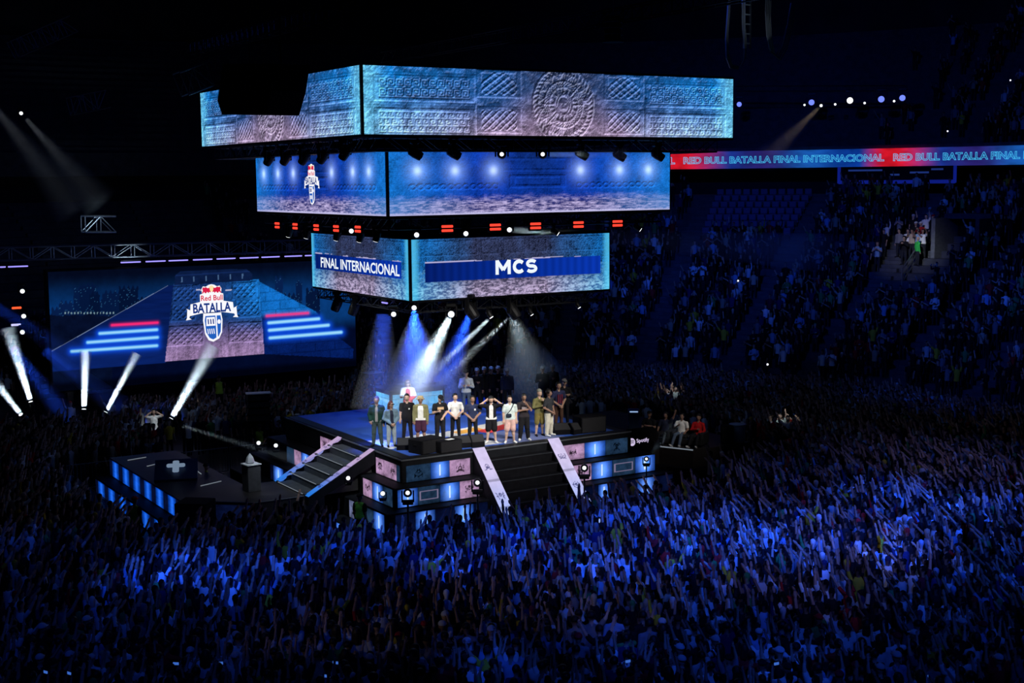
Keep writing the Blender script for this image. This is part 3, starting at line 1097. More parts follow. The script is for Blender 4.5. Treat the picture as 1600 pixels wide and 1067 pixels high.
# truss over the wall, lit where a lamp shines on it, and its row of LED bars
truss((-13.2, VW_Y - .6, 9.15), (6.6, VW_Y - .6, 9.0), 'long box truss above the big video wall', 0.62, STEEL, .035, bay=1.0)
bar_on = glow('led_bar_violet', (150, 140, 250), 1.4)
for x0, x1 in ((188, 220), (227, 259), (263, 294), (301, 332), (338, 368), (374, 404), (408, 437), (444, 472), (476, 490), (-14, 9), (12, 44)):
    yy = lambda x: 410.2 - (x - 188) * .0375
    a, b = (on_y(x, yy(x), VW_Y - .7) for x in (x0, x1))
    lab = 'violet LED bar under the video wall truss, %s from the lit truss corner' % 'first second third fourth fifth sixth seventh eighth ninth'.split()[(188, 227, 263, 301, 338, 374, 408, 444, 476).index(x0)] if x0 > 100 else 'violet LED bar at the dark left picture edge, %s' % ('cut by the edge' if x0 < 0 else 'nearer the video wall')
    r_ = thing('light_bar', lab, 'light', a, 0, 'LED bars under the video wall truss' if x0 > 100 else 'LED bars at the dark edge')
    L = float(b[0] - a[0])
    boxed('housing', BLACK_METAL, r_, (L / 2, 0, .08), (L, .12, .1), 0, .02)
    boxed('tube', bar_on, r_, (L / 2, -.02, .0), (L * .98, .07, .07), 0, .02)

# ------------------------------------------------------------------ LED panels of the stage front
def glyph(n=13, seed=0):
    r = np.random.default_rng(seed)
    g = np.zeros((n * 3, n * 3))
    Y, X = np.mgrid[0:n * 3, 0:n * 3] / (n * 3 - 1.0)
    S = np.abs(X - .5)
    for k in range(6):
        a = (r.uniform(0, .4), r.uniform(.15, .85))
        b = (np.clip(a[0] + r.uniform(-.3, .3), 0, .42), np.clip(a[1] + r.uniform(-.35, .35), .1, .9))
        g = np.maximum(g, seg_dist(S, Y, a, b) < .045)
    g = np.maximum(g, np.abs(np.hypot(S, Y - r.uniform(.35, .65)) - r.uniform(.1, .2)) < .04)
    return g


def paint_panel(L, H, segs, seed=0, ppm=40):
    h, w = int(H * ppm), max(6, int(L * ppm))
    T, V = np.meshgrid(np.linspace(0, 1, w), np.linspace(0, 1, h))
    g, s, fine = stone_grain(h, w, 100 + seed)
    out = np.zeros((h, w, 3))
    n = len(segs)
    x0 = 0.0
    tot = float(sum(q[1] for q in segs))
    pink, dark, blue = lin((176, 140, 178)), lin((30, 52, 78)), lin((22, 92, 215))
    col = {'p': pink, 'd': dark, 'b': blue, 'c': blue, 'g': lin((96, 104, 138)), 'n': lin((6, 14, 44))}
    for i, (k, wd) in enumerate(segs):
        x1 = x0 + wd / tot
        u = (T - x0) / (x1 - x0)
        mk = (u >= 0) & (u <= 1)
        c = col[k[0]][None, None] * np.clip(.35 + 1.5 * (g - .12) - .35 * (np.abs(V - .5) * 2) ** 4 + .25 * (fine - .5), .15, 1.4)[..., None]
        if k[0] == 'c':
            gl = np.exp(-((u - .5) / .36) ** 2)
            c = lin((14, 86, 216))[None, None] * ((.12 + gl) * (.6 + .7 * s))[..., None] + lin((80, 160, 255))[None, None] * (.16 * gl ** 6 * (np.abs(V - .5) < .42))[..., None]
        if k[0] == 'b':
            aspect = (x1 - x0) * L / H
            gl = np.exp(-((u - .5) / .28) ** 2)
            c = c * (.35 + gl)[..., None] + (lin((130, 175, 250))[None, None] * (.75 * gl * np.exp(-((V - .5) / .55) ** 2))[..., None])
            bar = (np.abs(u - .5) < .035) & (np.abs(V - .5) < .36)
            c = np.where(bar[..., None], lin((225, 240, 255))[None, None], c)
        if k[0] == 'd' and len(k) > 1 and k[1] == 'f':
            fr = (np.maximum(np.abs(u - .5) / .42, np.abs(V - .5) / .26))
            c = np.where(((fr > .84) & (fr < 1.0))[..., None], lin((120, 110, 140))[None, None], c)
        if len(k) > 1 and k[1] == 'g':
            G = glyph(13, seed * 7 + i)
            sz = .62
            wu = sz * H / ((x1 - x0) * L)
            gu, gv = (u - .5) / wu + .5, (V - .5) / sz + .5
            ok = (gu > 0) & (gu < 1) & (gv > 0) & (gv < 1)
            gi = G[np.clip((gv * 38).astype(int), 0, 38), np.clip((gu * 38).astype(int), 0, 38)] * ok
            c = c * (1 - .93 * gi)[..., None]
        c = np.where(((u < .02) | (u > .98))[..., None], c * .45, c)
        out = np.where(mk[..., None], c, out)
        x0 = x1
    return np.clip(out, 0, 1)


def led_panel(parent, org, ax, H, segs, seed=0, name='led_panel'):
    ax = np.asarray(ax, float)
    L = float(np.linalg.norm(ax))
    return link(bpy.data.objects.new(name, display_mesh(name, paint_panel(L, H, segs, seed), org, ax, (0, 0, H))), parent)


# ------------------------------------------------------------------ main stage
D = 2.85
SX0, SX1, SY0, SY1 = -5.1, 4.75, -5.0, 5.6
TZ = (2.85, 2.0, 1.3, 0.6, 0.0)
stage = thing('stage', 'square terraced show stage with glowing carved panels on its sides', 'stage', (0, 0, 0))
STAGE_BLACK = mat('stage_black', (0.008, 0.009, 0.012), 0.6, noise=0.3, scale=3, spec=0.12)
for k in range(4):
    o = 0.6 * k
    mb = MB()
    mb.box(((SX0 + SX1) / 2, (SY0 + SY1) / 2, (TZ[k] + TZ[k + 1]) / 2), (SX1 - SX0 + 2 * o, SY1 - SY0 + 2 * o, TZ[k] - TZ[k + 1]), 0, 0, .03)
    mb.build('terrace', STAGE_BLACK, stage)


def paint_deck(n=150):
    X, Y = np.meshgrid(np.linspace(SX0 + .1, SX1 - .1, n), np.linspace(SY1 - .1, SY0 + .1, n))
    g = vnoise(n, n, 12, 12, 3, .6, 4)
    out = np.zeros((n, n, 3)) + np.array([.05, .13, .55])
    out *= (.75 + .5 * g)[..., None]

    def put(mask, c):
        out[mask] = c
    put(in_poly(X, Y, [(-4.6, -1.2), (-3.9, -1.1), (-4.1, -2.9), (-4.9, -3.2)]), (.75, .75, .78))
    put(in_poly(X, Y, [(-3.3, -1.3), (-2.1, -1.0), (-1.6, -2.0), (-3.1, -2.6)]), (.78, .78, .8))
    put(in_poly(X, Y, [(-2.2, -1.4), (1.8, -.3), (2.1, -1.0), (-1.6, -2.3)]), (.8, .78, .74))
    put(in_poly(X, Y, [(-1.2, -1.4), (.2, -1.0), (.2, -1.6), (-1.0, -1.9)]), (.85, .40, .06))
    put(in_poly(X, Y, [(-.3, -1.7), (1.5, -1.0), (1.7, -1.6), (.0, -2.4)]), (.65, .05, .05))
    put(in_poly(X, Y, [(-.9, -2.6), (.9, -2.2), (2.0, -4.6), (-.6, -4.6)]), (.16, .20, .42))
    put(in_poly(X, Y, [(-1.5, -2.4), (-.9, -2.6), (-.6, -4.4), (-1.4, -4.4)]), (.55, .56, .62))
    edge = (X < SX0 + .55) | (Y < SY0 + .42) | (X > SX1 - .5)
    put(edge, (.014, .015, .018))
    return out


dm = display_mesh('deck_print', paint_deck(), (SX0 + .1, SY0 + .1, D + .004), (SX1 - SX0 - .2, 0, 0), (0, SY1 - SY0 - .2, 0))
dm.attributes['picture'].name = 'tint'
dm.materials.clear()
dm.materials.append(attr_mat('deck_vinyl', 'tint', 0.45))
link(bpy.data.objects.new('deck_print', dm), stage)
TRIM = mat('edge_trim', (0.25, 0.27, 0.30), 0.35, 0.7)
boxed('edge_trim', TRIM, stage, ((SX0 + SX1) / 2, SY0 - .012, D - .03), (SX1 - SX0, .025, .05))
boxed('edge_trim', TRIM, stage, (SX0 - .012, (SY0 + SY1) / 2, D - .03), (.025, SY1 - SY0, .05))

ST_L, ST_R = -2.28, 1.42      # outer edges of the right-front stairs along x
pz = lambda k: TZ[k + 1] + .03
ph = lambda k: (0.58 if k == 0 else TZ[k] - TZ[k + 1] - .08)
yy = lambda k: SY0 - .6 * k - .012
xx = lambda k: SX0 - .6 * k - .012
# front right face
led_panel(stage, (SX0 + .15, yy(0), pz(0)), (ST_L - SX0 - .25, 0, 0), ph(0), [('dg', 1.2), ('b', .95), ('pg', 1.05)], 1)
led_panel(stage, (ST_R + .1, yy(0), pz(0)), (3.05, 0, 0), ph(0), [('pg', 1.0), ('b', .95), ('dg', 1.0)], 2)
led_panel(stage, (SX0 - .5, yy(1), pz(1)), (ST_L - SX0 + .4, 0, 0), ph(1), [('b', .9), ('df', 1.0), ('b', .9), ('pg', .9)], 3)
led_panel(stage, (ST_R + .1, yy(1), pz(1)), (3.9, 0, 0), ph(1), [('pg', .9), ('b', .9), ('df', 1.0), ('b', .9)], 4)
led_panel(stage, (SX0 - .9, yy(2), pz(2)), (ST_L - SX0 + .8, 0, 0), ph(2), [('n', .8), ('b', .8), ('n', .8), ('b', .8), ('n', .6)], 5)
led_panel(stage, (ST_R + .2, yy(2), pz(2)), (4.2, 0, 0), ph(2), [('n', .7), ('b', .5), ('n', 1.2), ('b', .8), ('n', .8)], 6)
# front left face, nearer than its stairs and beyond them
led_panel(stage, (xx(0), -2.95, pz(0)), (0, SY0 + .15 + 2.95, 0), ph(0), [('pg', .75), ('p', .45), ('pg', .7), ('d', .3)], 7)
led_panel(stage, (xx(1), -3.1, pz(1)), (0, SY0 - .45 + 3.1, 0), ph(1), [('pg', .7), ('b', .8), ('d', .7)], 8)
led_panel(stage, (xx(2), -3.2, pz(2)), (0, SY0 - 1.0 + 3.2, 0), ph(2), [('gg', .6), ('b', .6), ('d', .7), ('b', .8)], 9)
led_panel(stage, (xx(3), -3.3, pz(3)), (0, SY0 - 1.6 + 3.3, 0), ph(3), [('b', .7), ('n', 1.5), ('b', .8)], 10)
led_panel(stage, (xx(0), 2.0, pz(0)), (0, -1.75, 0), ph(0), [('pg', .7), ('pg', .8)], 11)
led_panel(stage, (xx(1), 4.0, pz(1)), (0, -3.7, 0), ph(1), [('d', .8), ('p', .7), ('b', .9), ('p', .9), ('b', .5)], 12)
led_panel(stage, (xx(2), 4.3, pz(2)), (0, -3.9, 0), ph(2), [('n', .3), ('b', 1.0), ('n', .5), ('b', 1.0), ('b', .9)], 13)
led_panel(stage, (xx(3), 4.4, pz(3)), (0, -3.9, 0), ph(3), [('n', .5), ('b', .9), ('n', .5), ('b', .9)], 14)


# ------------------------------------------------------------------ stairs
def plank_mesh(name, a, b, width_axis, width, pic, lift=.05, scallop=0):
    """a sloping LED board from a (top) to b (bottom)"""
    a, b, wa = (np.asarray(q, float) for q in (a, b, width_axis))
    return display_mesh(name, pic, b + np.array([0, 0, lift]), wa * width, a - b)


def board_picture(h, w, seed, top, low):
    g, s, fine = stone_grain(h, w, seed)
    V = np.linspace(0, 1, h)[:, None] + np.zeros((h, w))
    U = np.linspace(0, 1, w)[None, :] + np.zeros((h, w))
    out = mix(lin(top)[None, None] + 0 * V[..., None], lin(low)[None, None], sstep(.2, .95, V)) * (.8 + .4 * g)[..., None]
    for k, v0 in enumerate((.22, .55, .8)):
        G = glyph(13, seed + k)
        gv, gu = (V - v0) / (.55 * w / h) * .8 + .5, (U - .5) / .7 + .5
        ok = (gu > 0) & (gu < 1) & (gv > 0) & (gv < 1)
        gi = G[np.clip((gv * 38).astype(int), 0, 38), np.clip((gu * 38).astype(int), 0, 38)] * ok
        out = mix(out, lin((36, 40, 110))[None, None] + 0 * out, gi * .85)
    for v0 in (.38, .68):
        out = np.where((np.abs(V - v0) < .012)[..., None], out * .6, out)
    return np.clip(out, 0, 1)


st = thing('stairs', 'wide black stairs between two pale glowing boards on the front right stage side', 'stairs', (0, 0, 0))
NST = 8
STEP_M = mat('black_step', (0.006, 0.006, 0.008), 0.7, noise=0.3, spec=0.08)
NOSE_M = mat('step_nosing', (0.05, 0.055, 0.065), 0.4, 0.5)
y_top, y_bot, z_bot = SY0 - .0, SY0 - 2.75, 0.2
for k in range(NST):
    t = (k + 1) / NST
    z = D - (D - z_bot) * t
    y0 = y_top + (y_bot - y_top) * k / NST
    y1 = y_top + (y_bot - y_top) * t
    sp = boxed('step', STEP_M, st, ((ST_L + ST_R) / 2, (y0 + y1) / 2, z / 2), (ST_R - ST_L - .4, abs(y1 - y0), z))
    boxed('nosing', NOSE_M, sp, ((ST_L + ST_R) / 2, y1 - .012, z - .02), (ST_R - ST_L - .5, .02, .035))
for x0, wd, sd in ((ST_L, .5, 61), (ST_R - .5, .5, 64)):
    base = MB()
    base.prism([(y_top, D + .06), (y_bot, z_bot + .06), (y_bot, 0.0), (y_top, 0.0)], x0, x0 + wd, 0, 'yz')
    base.build('stringer', STAGE_BLACK, st)
    pic = board_picture(150, 20, sd, (212, 200, 238), (150, 180, 250))
    link(bpy.data.objects.new('glowing_board', plank_mesh('glowing_board', (x0, y_top, D), (x0, y_bot, z_bot), (1, 0, 0), wd, pic, .09)), st)

st2 = thing('stairs', 'grey stairs with lit nosings between two glowing boards down to the side platform', 'stairs', (0, 0, 0))
GREY_STEP = mat('grey_step', (0.05, 0.055, 0.062), 0.5, noise=0.25, scale=4)
NOSE_LIT = glow('nosing_light', (110, 118, 128), 1.0)
PZ = 1.45
xa, xb = SX0 - .05, -7.75
for k in range(5):
    x0 = xa + (xb - xa) * k / 5
    x1 = xa + (xb - xa) * (k + 1) / 5
    z = D - (D - PZ) * (k + .75) / 5
    sp = boxed('step', GREY_STEP, st2, ((x0 + x1) / 2, -1.3, (z + PZ) / 2 - .02), (abs(x1 - x0), 2.7, z - PZ + .04))
    boxed('nosing', NOSE_LIT, sp, (x1 - .01, -1.3, z - .015), (.02, 2.3, .022))
for y0, sd in ((-2.95, 71), (-.12, 74)):
    base = MB()
    base.prism([(xa, D + .0), (xb, PZ + .0), (xb, PZ - .3), (xa, D - .5)], y0, y0 + .36, 0, 'xz')
    base.build('stringer', STAGE_BLACK, st2)
    pic = board_picture(150, 18, sd, (190, 165, 205), (40, 120, 220))
    link(bpy.data.objects.new('glowing_board', plank_mesh('glowing_board', (xa, y0, D), (xb, y0, PZ), (0, 1, 0), .36, pic, .03)), st2)
# leaf shaped scallops along the far board
for k in range(7):
    t = (k + .5) / 7
    c0 = np.array([xa + (xb - xa) * t, -.12, D + (PZ - D) * t + .035])
    dirv = np.array([xb - xa, 0, PZ - D]) / math.hypot(xb - xa, PZ - D)
    col = (int(190 - 140 * t), int(160 - 40 * t), int(205 + 20 * t))
    flat_shape('scallop', [(-.2, 0), (-.1, -.13), (.06, -.16), (.2, 0)], c0, dirv, (0, 1, 0), (0, 0, 1), glow('scallop_%d' % (k // 2), col, .9), st2, 0, .02)

# ------------------------------------------------------------------ side platforms
PLAT = mat('platform_top', (0.028, 0.024, 0.024), 0.5, noise=0.35, scale=1.2)
pl = thing('platform', 'low side platform with blue glowing panels left of the stage', 'platform', (0, 0, 0))
polyL = [(-7.0, -2.62), (-9.6, -2.62), (-11.65, -.9), (-11.65, 8.2), (-8.9, 8.2), (-8.9, .3), (-7.0, .3)]
MB().prism(polyL, PZ - .72, PZ, 0, 'xy').build('deck', PLAT, pl)
MB().prism([(-7.0, -3.1), (-9.8, -3.1), (-12.25, -1.2), (-12.25, 8.2), (-8.9, 8.2), (-8.9, .3), (-7.0, .3)], 0, PZ - .72, 0, 'xy').build('terrace', STAGE_BLACK, pl)
blue_segs = [('n', .35)] + [q for _ in range(6) for q in (('c', .95), ('n', .5))]
led_panel(pl, (-11.665, 8.15, PZ - .69), (0, -9.0, 0), .64, blue_segs, 21)
led_panel(pl, (-12.265, 8.15, .06), (0, -9.3, 0), .6, blue_segs, 22)
led_panel(pl, (-11.6, -.95, PZ - .69), (1.9, -1.6, 0), .6, [('n', 1.0)], 23)
NOSE_DIM = mat('platform_edge', (0.2, 0.21, 0.23), 0.4, 0.6)
MB().tube((-7.8, -2.62, PZ), (-9.6, -2.62, PZ), .02).build('edge_trim', NOSE_DIM, pl)
MB().tube((-9.6, -2.62, PZ), (-11.65, -.9, PZ), .02).build('edge_trim', NOSE_DIM, pl)
for a, b in (((-10.3, 1.0), (-9.4, 1.35)), ((-10.9, 5.6), (-10.3, 5.9)), ((-9.6, 3.0), (-9.55, 3.6)), ((-11.2, 7.2), (-10.4, 7.4))):
    MB().tube((*a, PZ + .015), (*b, PZ + .015), .018, .018, 4).build('floor_light_strip', NOSE_LIT, pl)

pr_ = thing('platform', 'low dark side platform right of the stage with a sofa on it', 'platform', (0, 0, 0))
polyR = [(4.9, -2.4), (8.1, -2.4), (8.75, -3.8), (11.8, -3.8), (11.8, 6.0), (4.9, 6.0)]
MB().prism(polyR, PZ - .72, PZ, 0, 'xy').build('deck', PLAT, pr_)
MB().prism([(5.5, -3.0), (8.0, -3.0), (8.6, -4.4), (12.4, -4.4), (12.4, 6.0), (5.5, 6.0)], 0, PZ - .72, 0, 'xy').build('terrace', STAGE_BLACK, pr_)
MB().tube((8.1, -2.4, PZ), (8.75, -3.8, PZ), .025).build('edge_trim', NOSE_LIT, pr_)
MB().tube((5.8, -2.4, PZ), (8.1, -2.4, PZ), .02).build('edge_trim', NOSE_DIM, pr_)
led_panel(pr_, (9.6, -4.41, .15), (1.7, 0, 0), .5, [('g', .8), ('d', .6)], 24)

# stage lamps inlaid at the stage corner, cold white
spot_white = glow('floor_lamp_white', (225, 240, 245), 1.0)


def wedge(label, loc, rz, w=.62, d=.48, h=.42, group=None):
    r_ = thing('monitor_wedge', label, 'speaker', loc, rz, group)
    mb = MB()
    mb.prism([(-d / 2, 0), (d / 2, 0), (d / 2, h * .45), (d * .05, h), (-d / 2, h * .9)], -w / 2, w / 2, 0, 'yz')
    mb.build('cabinet', BLACK, r_)
    g = MB()
    g.add([(-w * .46, d / 2 + .006, h * .44), (w * .46, d / 2 + .006, h * .44), (w * .46, d * .07, h * .97), (-w * .46, d * .07, h * .97)], [(0, 1, 2, 3)])
    g.v = [(x, y + .01, z + .01) for x, y, z in g.v]
    g.add([(x, y - .012, z - .012) for x, y, z in g.v[:4]], [(3, 2, 1, 0)])
    g.build('grille', GRILLE, r_)
    boxed('handle', BLACK_METAL, r_, (w / 2 + .005, 0, h * .45), (.012, .14, .05))
    return r_


def speaker_box(label, loc, rz, w, d, h, group=None, name='subwoofer'):
    r_ = thing(name, label, 'speaker', loc, rz, group)
    boxed('cabinet', BLACK, r_, (0, 0, h / 2), (w, d, h), 0, .02)
    boxed('grille', GRILLE, r_, (0, -d / 2 - .008, h / 2), (w * .92, .016, h * .9), 0, .006)
    for sx in (-1, 1):
        boxed('handle', BLACK_METAL, r_, (sx * (w / 2 + .004), 0, h * .6), (.012, .16, .06), 0, .004)
    return r_


wedge('black stage monitor wedge nearest the stage corner, at denim jacket man', (-4.1, -3.35, D), 2.6)
speaker_box('large black subwoofer in the middle of the stage front row', (-3.7, -4.2, D), .25, 1.1, .75, .5)
speaker_box('black subwoofer with a pale sheet on top, nearest the stage edge', (-3.05, -4.5, D), .1, .95, .6, .42)
wedge('black monitor wedge between the subwoofers and the glowing board', (-2.25, -4.15, D), 2.9, .7)
wedge('small black monitor wedge directly above the first glowing board', (-1.75, -4.35, D), 3.0, .5, .45, .45)
boxed('setlist_sheet', mat('paper', (.8, .8, .78), .8), None, (-2.95, -4.55, D + .426), (.3, .2, .006), .2)
tag(bpy.context.scene.objects['setlist_sheet'], 'white paper sheet lying on the black subwoofer', 'paper')
wedge('black monitor wedge at the feet of the man in cream trousers', (2.2, -4.0, D), 2.8, .7)
speaker_box('wide black subwoofer at the far end of the stage front', (3.35, -4.2, D), -.1, 1.1, .7, .62)
wedge('black monitor wedge beside the far subwoofer', (2.7, -4.25, D), 3.2, .6)

# corner speaker stack below the left platform
speaker_box('tall black speaker at the near corner of the left platform', (-11.5, -1.95, 0), -.7, 1.1, 1.0, 1.65)
# big blue wedge with a white plus shaped emblem
bw = thing('monitor_wedge', 'dark blue sloping board with a pale plus emblem on left platform', 'speaker', (-10.6, 2.9, PZ), -.35)
MB().prism([(-.6, 0), (.6, 0), (.6, .6), (-.6, .08)], -.78, .78, 0, 'yz').build('cabinet', mat('navy_board', (.012, .03, .09), .5), bw)
em = glow('emblem_pale', (120, 140, 165), .8)
nn = np.array([0, -.65, 1.5]) / math.hypot(.65, 1.5)
upv = np.array([0, 1.5, .65]) / math.hypot(.65, 1.5)
for a, b in (((-.12, -.38), (.12, .38)), ((-.34, -.05), (.34, .19))):
    flat_shape('emblem', [(a[0] + .05, a[1]), (b[0] - .05, a[1]), (b[0], a[1] + .05), (b[0], b[1] - .05), (b[0] - .05, b[1]), (a[0] + .05, b[1]), (a[0], b[1] - .05), (a[0], a[1] + .05)], (0, 0, .43), (1, 0, 0), upv, nn, em, bw, .01, .01)

# pedestal with a crystal trophy at the foot of the stairs
pd = thing('pedestal', 'dark square pedestal with a white lit top at foot of stairs', 'pedestal', (-9.0, -.75, PZ), .1)
boxed('column', mat('pedestal_grey', (.07, .07, .075), .6, noise=.2), pd, (0, 0, .48), (.5, .5, .96), 0, .015)
boxed('top_plate', mat('pedestal_top', (.75, .76, .78), .4), pd, (0, 0, .98), (.56, .56, .04), 0, .01)
tr = MB()
tr.lathe([(.14, 0), (.17, .05), (.12, .22), (.015, .36)], 5)
t_ = tr.build('trophy', mat('crystal', (.6, .63, .68), .12, .3))
t_.location = (-9.02, -.72, PZ + 1.0)
tag(t_, 'faceted pale crystal trophy standing on the dark pedestal', 'trophy')
spot((-9.2, -3.5, 9.0), (-9.0, -.75, PZ + 1.0), 1100, WHITE, 4, .4, .05)

# case with streaming logo at the far stage corner
cs = thing('equipment_case', 'low dark case with small white round logo and lettering beside the stage', 'case', (6.9, -2.35, PZ), -.02)
MB().prism([(-.45, 0), (.45, 0), (.45, .75), (.1, .85), (-.25, .72)], -.95, .95, 0, 'yz').build('body', BLACK, cs)
for lx in (-.6, .6):
    boxed('latch', BLACK_METAL, cs, (lx, -.46, .3), (.1, .03, .12), 0, .01)
wl_ = glow('case_logo', (205, 190, 225), 1.0)
n3 = np.array([0, -.72, .2]) / math.hypot(.72, .2)
u3 = np.array([0, .2, .72]) / math.hypot(.72, .2)
o3 = np.array([-.42, -.345, .40])
flat_shape('logo_disc', [(.16 * math.cos(t * PI / 8), .16 * math.sin(t * PI / 8)) for t in range(16)], o3, (1, 0, 0), u3, n3, wl_, cs, .02, .01)
for k, (rr, vv) in enumerate(((.11, .05), (.09, 0.0), (.07, -.05))):
    pts = [(rr * math.cos(w) , vv + .03 * math.sin(w)) for w in np.linspace(.3, PI - .3, 7)]
    flat_shape('logo_wave', pts + [(a * .97, b - .025) for a, b in reversed(pts)], o3, (1, 0, 0), u3, n3, mat('logo_dark', (.01, .01, .012), .6), cs, .032, .004)
lettering('Spotify', .62, .2, o3 + np.array([.54, 0, 0]), (1, 0, 0), u3, n3, wl_, cs, bold=.02, lift=.03)

# DJ booth
dj = thing('dj_booth', 'DJ booth with glowing pale blue stone screens on its sides', 'booth', (0, 0, D))
BX0, BX1, BY0, BY1, BH = -1.75, .75, 2.55, 3.95, 1.15
boxed('body', BLACK, dj, ((BX0 + BX1) / 2, (BY0 + BY1) / 2, BH / 2), (BX1 - BX0, BY1 - BY0, BH), 0, .02)
boxed('table_top', mat('booth_top', (.04, .04, .045), .4), dj, ((BX0 + BX1) / 2, (BY0 + BY1) / 2, BH + .02), (BX1 - BX0 + .16, BY1 - BY0 + .16, .05), 0, .01)


def paint_booth(L, H, seed):
    h, w = int(H * 40), int(L * 40)
    T, V = np.meshgrid(np.linspace(0, 1, w), np.linspace(0, 1, h))
    g, s, fine = stone_grain(h, w, seed)
    row = np.floor(V * 5)
    jo = (np.abs((V * 5) % 1 - .5) > .45) | (np.abs(((T * L / .55 + .5 * (row % 2)) % 1) - .5) > .47)
    c = mix(lin((84, 170, 222))[None, None] + 0 * T[..., None], lin((34, 110, 190))[None, None], sstep(.3, 1, V + .4 * (g - .5)))
    return np.clip(c * (1.35 + 1.0 * (g - .5))[..., None] * (1 - .5 * jo)[..., None] + .16 * (s > .6)[..., None], 0, 1.6)


link(bpy.data.objects.new('display', display_mesh('display', paint_booth(BX1 - BX0 - .2, BH - .22, 3), (BX0 + .08, BY0 - .012, .06), (BX1 - BX0 - .2, 0, 0), (0, 0, BH - .22))), dj)
link(bpy.data.objects.new('display', display_mesh('display', paint_booth(BY1 - BY0 - .2, BH - .22, 4), (BX0 - .012, BY1 - .08, .06), (0, -(BY1 - BY0 - .2), 0), (0, 0, BH - .22))), dj)


def turntable(x, y, label):
    r_ = thing('turntable', label, 'turntable', (x, y, D + BH + .045))
    boxed('plinth', BLACK_METAL, r_, (0, 0, .04), (.45, .36, .08), 0, .01)
    MB().lathe([(.155, .08), (.16, .1), (.15, .105)], 18).build('platter', mat('platter', (.25, .26, .28), .3, .7), r_)
    MB().path([(.18, .13, .12), (.17, -.06, .12), (.1, -.11, .115)], .008).build('tonearm', STEEL, r_)


turntable(-.95, 3.2, 'silver turntable on the DJ booth in front of the DJ')
turntable(.3, 3.1, 'silver turntable at the far end of the DJ booth')
mx = thing('mixer', 'small black mixer between the turntables on DJ booth', 'mixer', (-.35, 3.2, D + BH + .045))
boxed('body', BLACK, mx, (0, 0, .05), (.32, .38, .1), 0, .01)
for i in range(3):
    for j in range(4):
        MB().lathe([(.012, .1), (.01, .125)], 8, 0, (-.09 + .09 * i, -.1 + .07 * j, 0)).build('knob', STEEL, mx)
lp = thing('laptop', 'open laptop on stand at the end of the DJ booth', 'laptop', (.55, 2.9, D + BH + .045), -.3)
boxed('base', mat('laptop_grey', (.3, .31, .33), .35, .6), lp, (0, 0, .15), (.34, .24, .02), 0, .004)
o_ = boxed('lid', mat('laptop_grey', (.3, .31, .33), .35, .6), lp, (0, -.13, .27), (.34, .02, .23), 0, .004)
MB().path([(-.1, .1, 0), (-.1, 0, .14), (.1, 0, .14), (.1, .1, 0)], .01).build('stand', BLACK_METAL, lp)

# gear behind the stage, left: line array on a stand, flight cases, ladder, monitors
def line_array(label, x, y, z, rz):
    r_ = thing('line_array', label, 'speaker', (x, y, z), rz)
    for k in range(4):
        b = MB()
        b.prism([(-.55, 0), (.55, 0), (.48, .3), (-.48, .3)], -.3, .3, 0, 'xz')
        o = b.build('cabinet', BLACK, r_)
        o.location = (0, -.04 * k, 1.35 + .33 * k)
        boxed('grille', GRILLE, o, (0, -.31, .15), (.98, .02, .24), 0, .01)
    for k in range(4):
        boxed('edge_highlight', mat('case_top', (.55, .56, .58), .5), r_, (.56, -.04 * k - .1, 1.36 + .33 * k), (.03, .5, .05), 0, .01)  # pale strips added as the bright highlights along the cabinet edges
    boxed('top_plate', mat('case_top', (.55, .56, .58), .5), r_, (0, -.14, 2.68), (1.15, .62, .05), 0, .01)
    MB().tube((0, 0, 0), (0, 0, 1.35), .06).build('stand_pole', BLACK_METAL, r_)
    boxed('stand_base', BLACK_METAL, r_, (0, 0, .03), (.8, .8, .06), 0, .01)


p_ = on_z(405, 672, .9)
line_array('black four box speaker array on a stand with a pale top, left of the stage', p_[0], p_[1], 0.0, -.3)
p_ = on_z(381, 684, .3)
ld = thing('ladder', 'upright silver ladder beside the black speaker array', 'ladder', (p_[0], p_[1], 0), .4)
for sx in (-.14, .14):
    MB().tube((sx, 0, 0), (sx, 0, 2.2), .025).build('rail', STEEL, ld)
for k in range(8):
    MB().tube((-.14, 0, .2 + .27 * k), (.14, 0, .2 + .27 * k), .014).build('rung', STEEL, ld)


def flight_case(label, x, y, z, w, d, h, rz=0, top=None):
    r_ = thing('flight_case', label, 'case', (x, y, z), rz)
    boxed('body', BLACK, r_, (0, 0, h / 2), (w, d, h), 0, .015)
    for sx in (-1, 1):
        for sy in (-1, 1):
            boxed('corner_rail', STEEL, r_, (sx * (w / 2 - .01), sy * (d / 2 - .01), h / 2), (.035, .035, h + .01))
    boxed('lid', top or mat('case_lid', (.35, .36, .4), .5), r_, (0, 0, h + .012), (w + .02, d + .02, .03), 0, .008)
    return r_


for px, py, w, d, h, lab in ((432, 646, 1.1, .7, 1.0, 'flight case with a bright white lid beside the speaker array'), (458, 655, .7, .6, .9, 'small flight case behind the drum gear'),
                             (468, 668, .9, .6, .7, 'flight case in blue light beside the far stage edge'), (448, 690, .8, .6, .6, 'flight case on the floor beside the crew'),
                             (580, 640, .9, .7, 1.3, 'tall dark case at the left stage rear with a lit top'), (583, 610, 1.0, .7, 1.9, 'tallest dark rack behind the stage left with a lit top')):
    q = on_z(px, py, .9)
    flight_case(lab, q[0], q[1], 0 if px < 500 else D - .0 if False else 0.0, w, d, h, .2, mat('white_or_lit_lid', (.8, .82, .85), .5) if 'lit top' in lab or 'white' in lab else None)  # lit tops get a white lid: the light is put into the colour

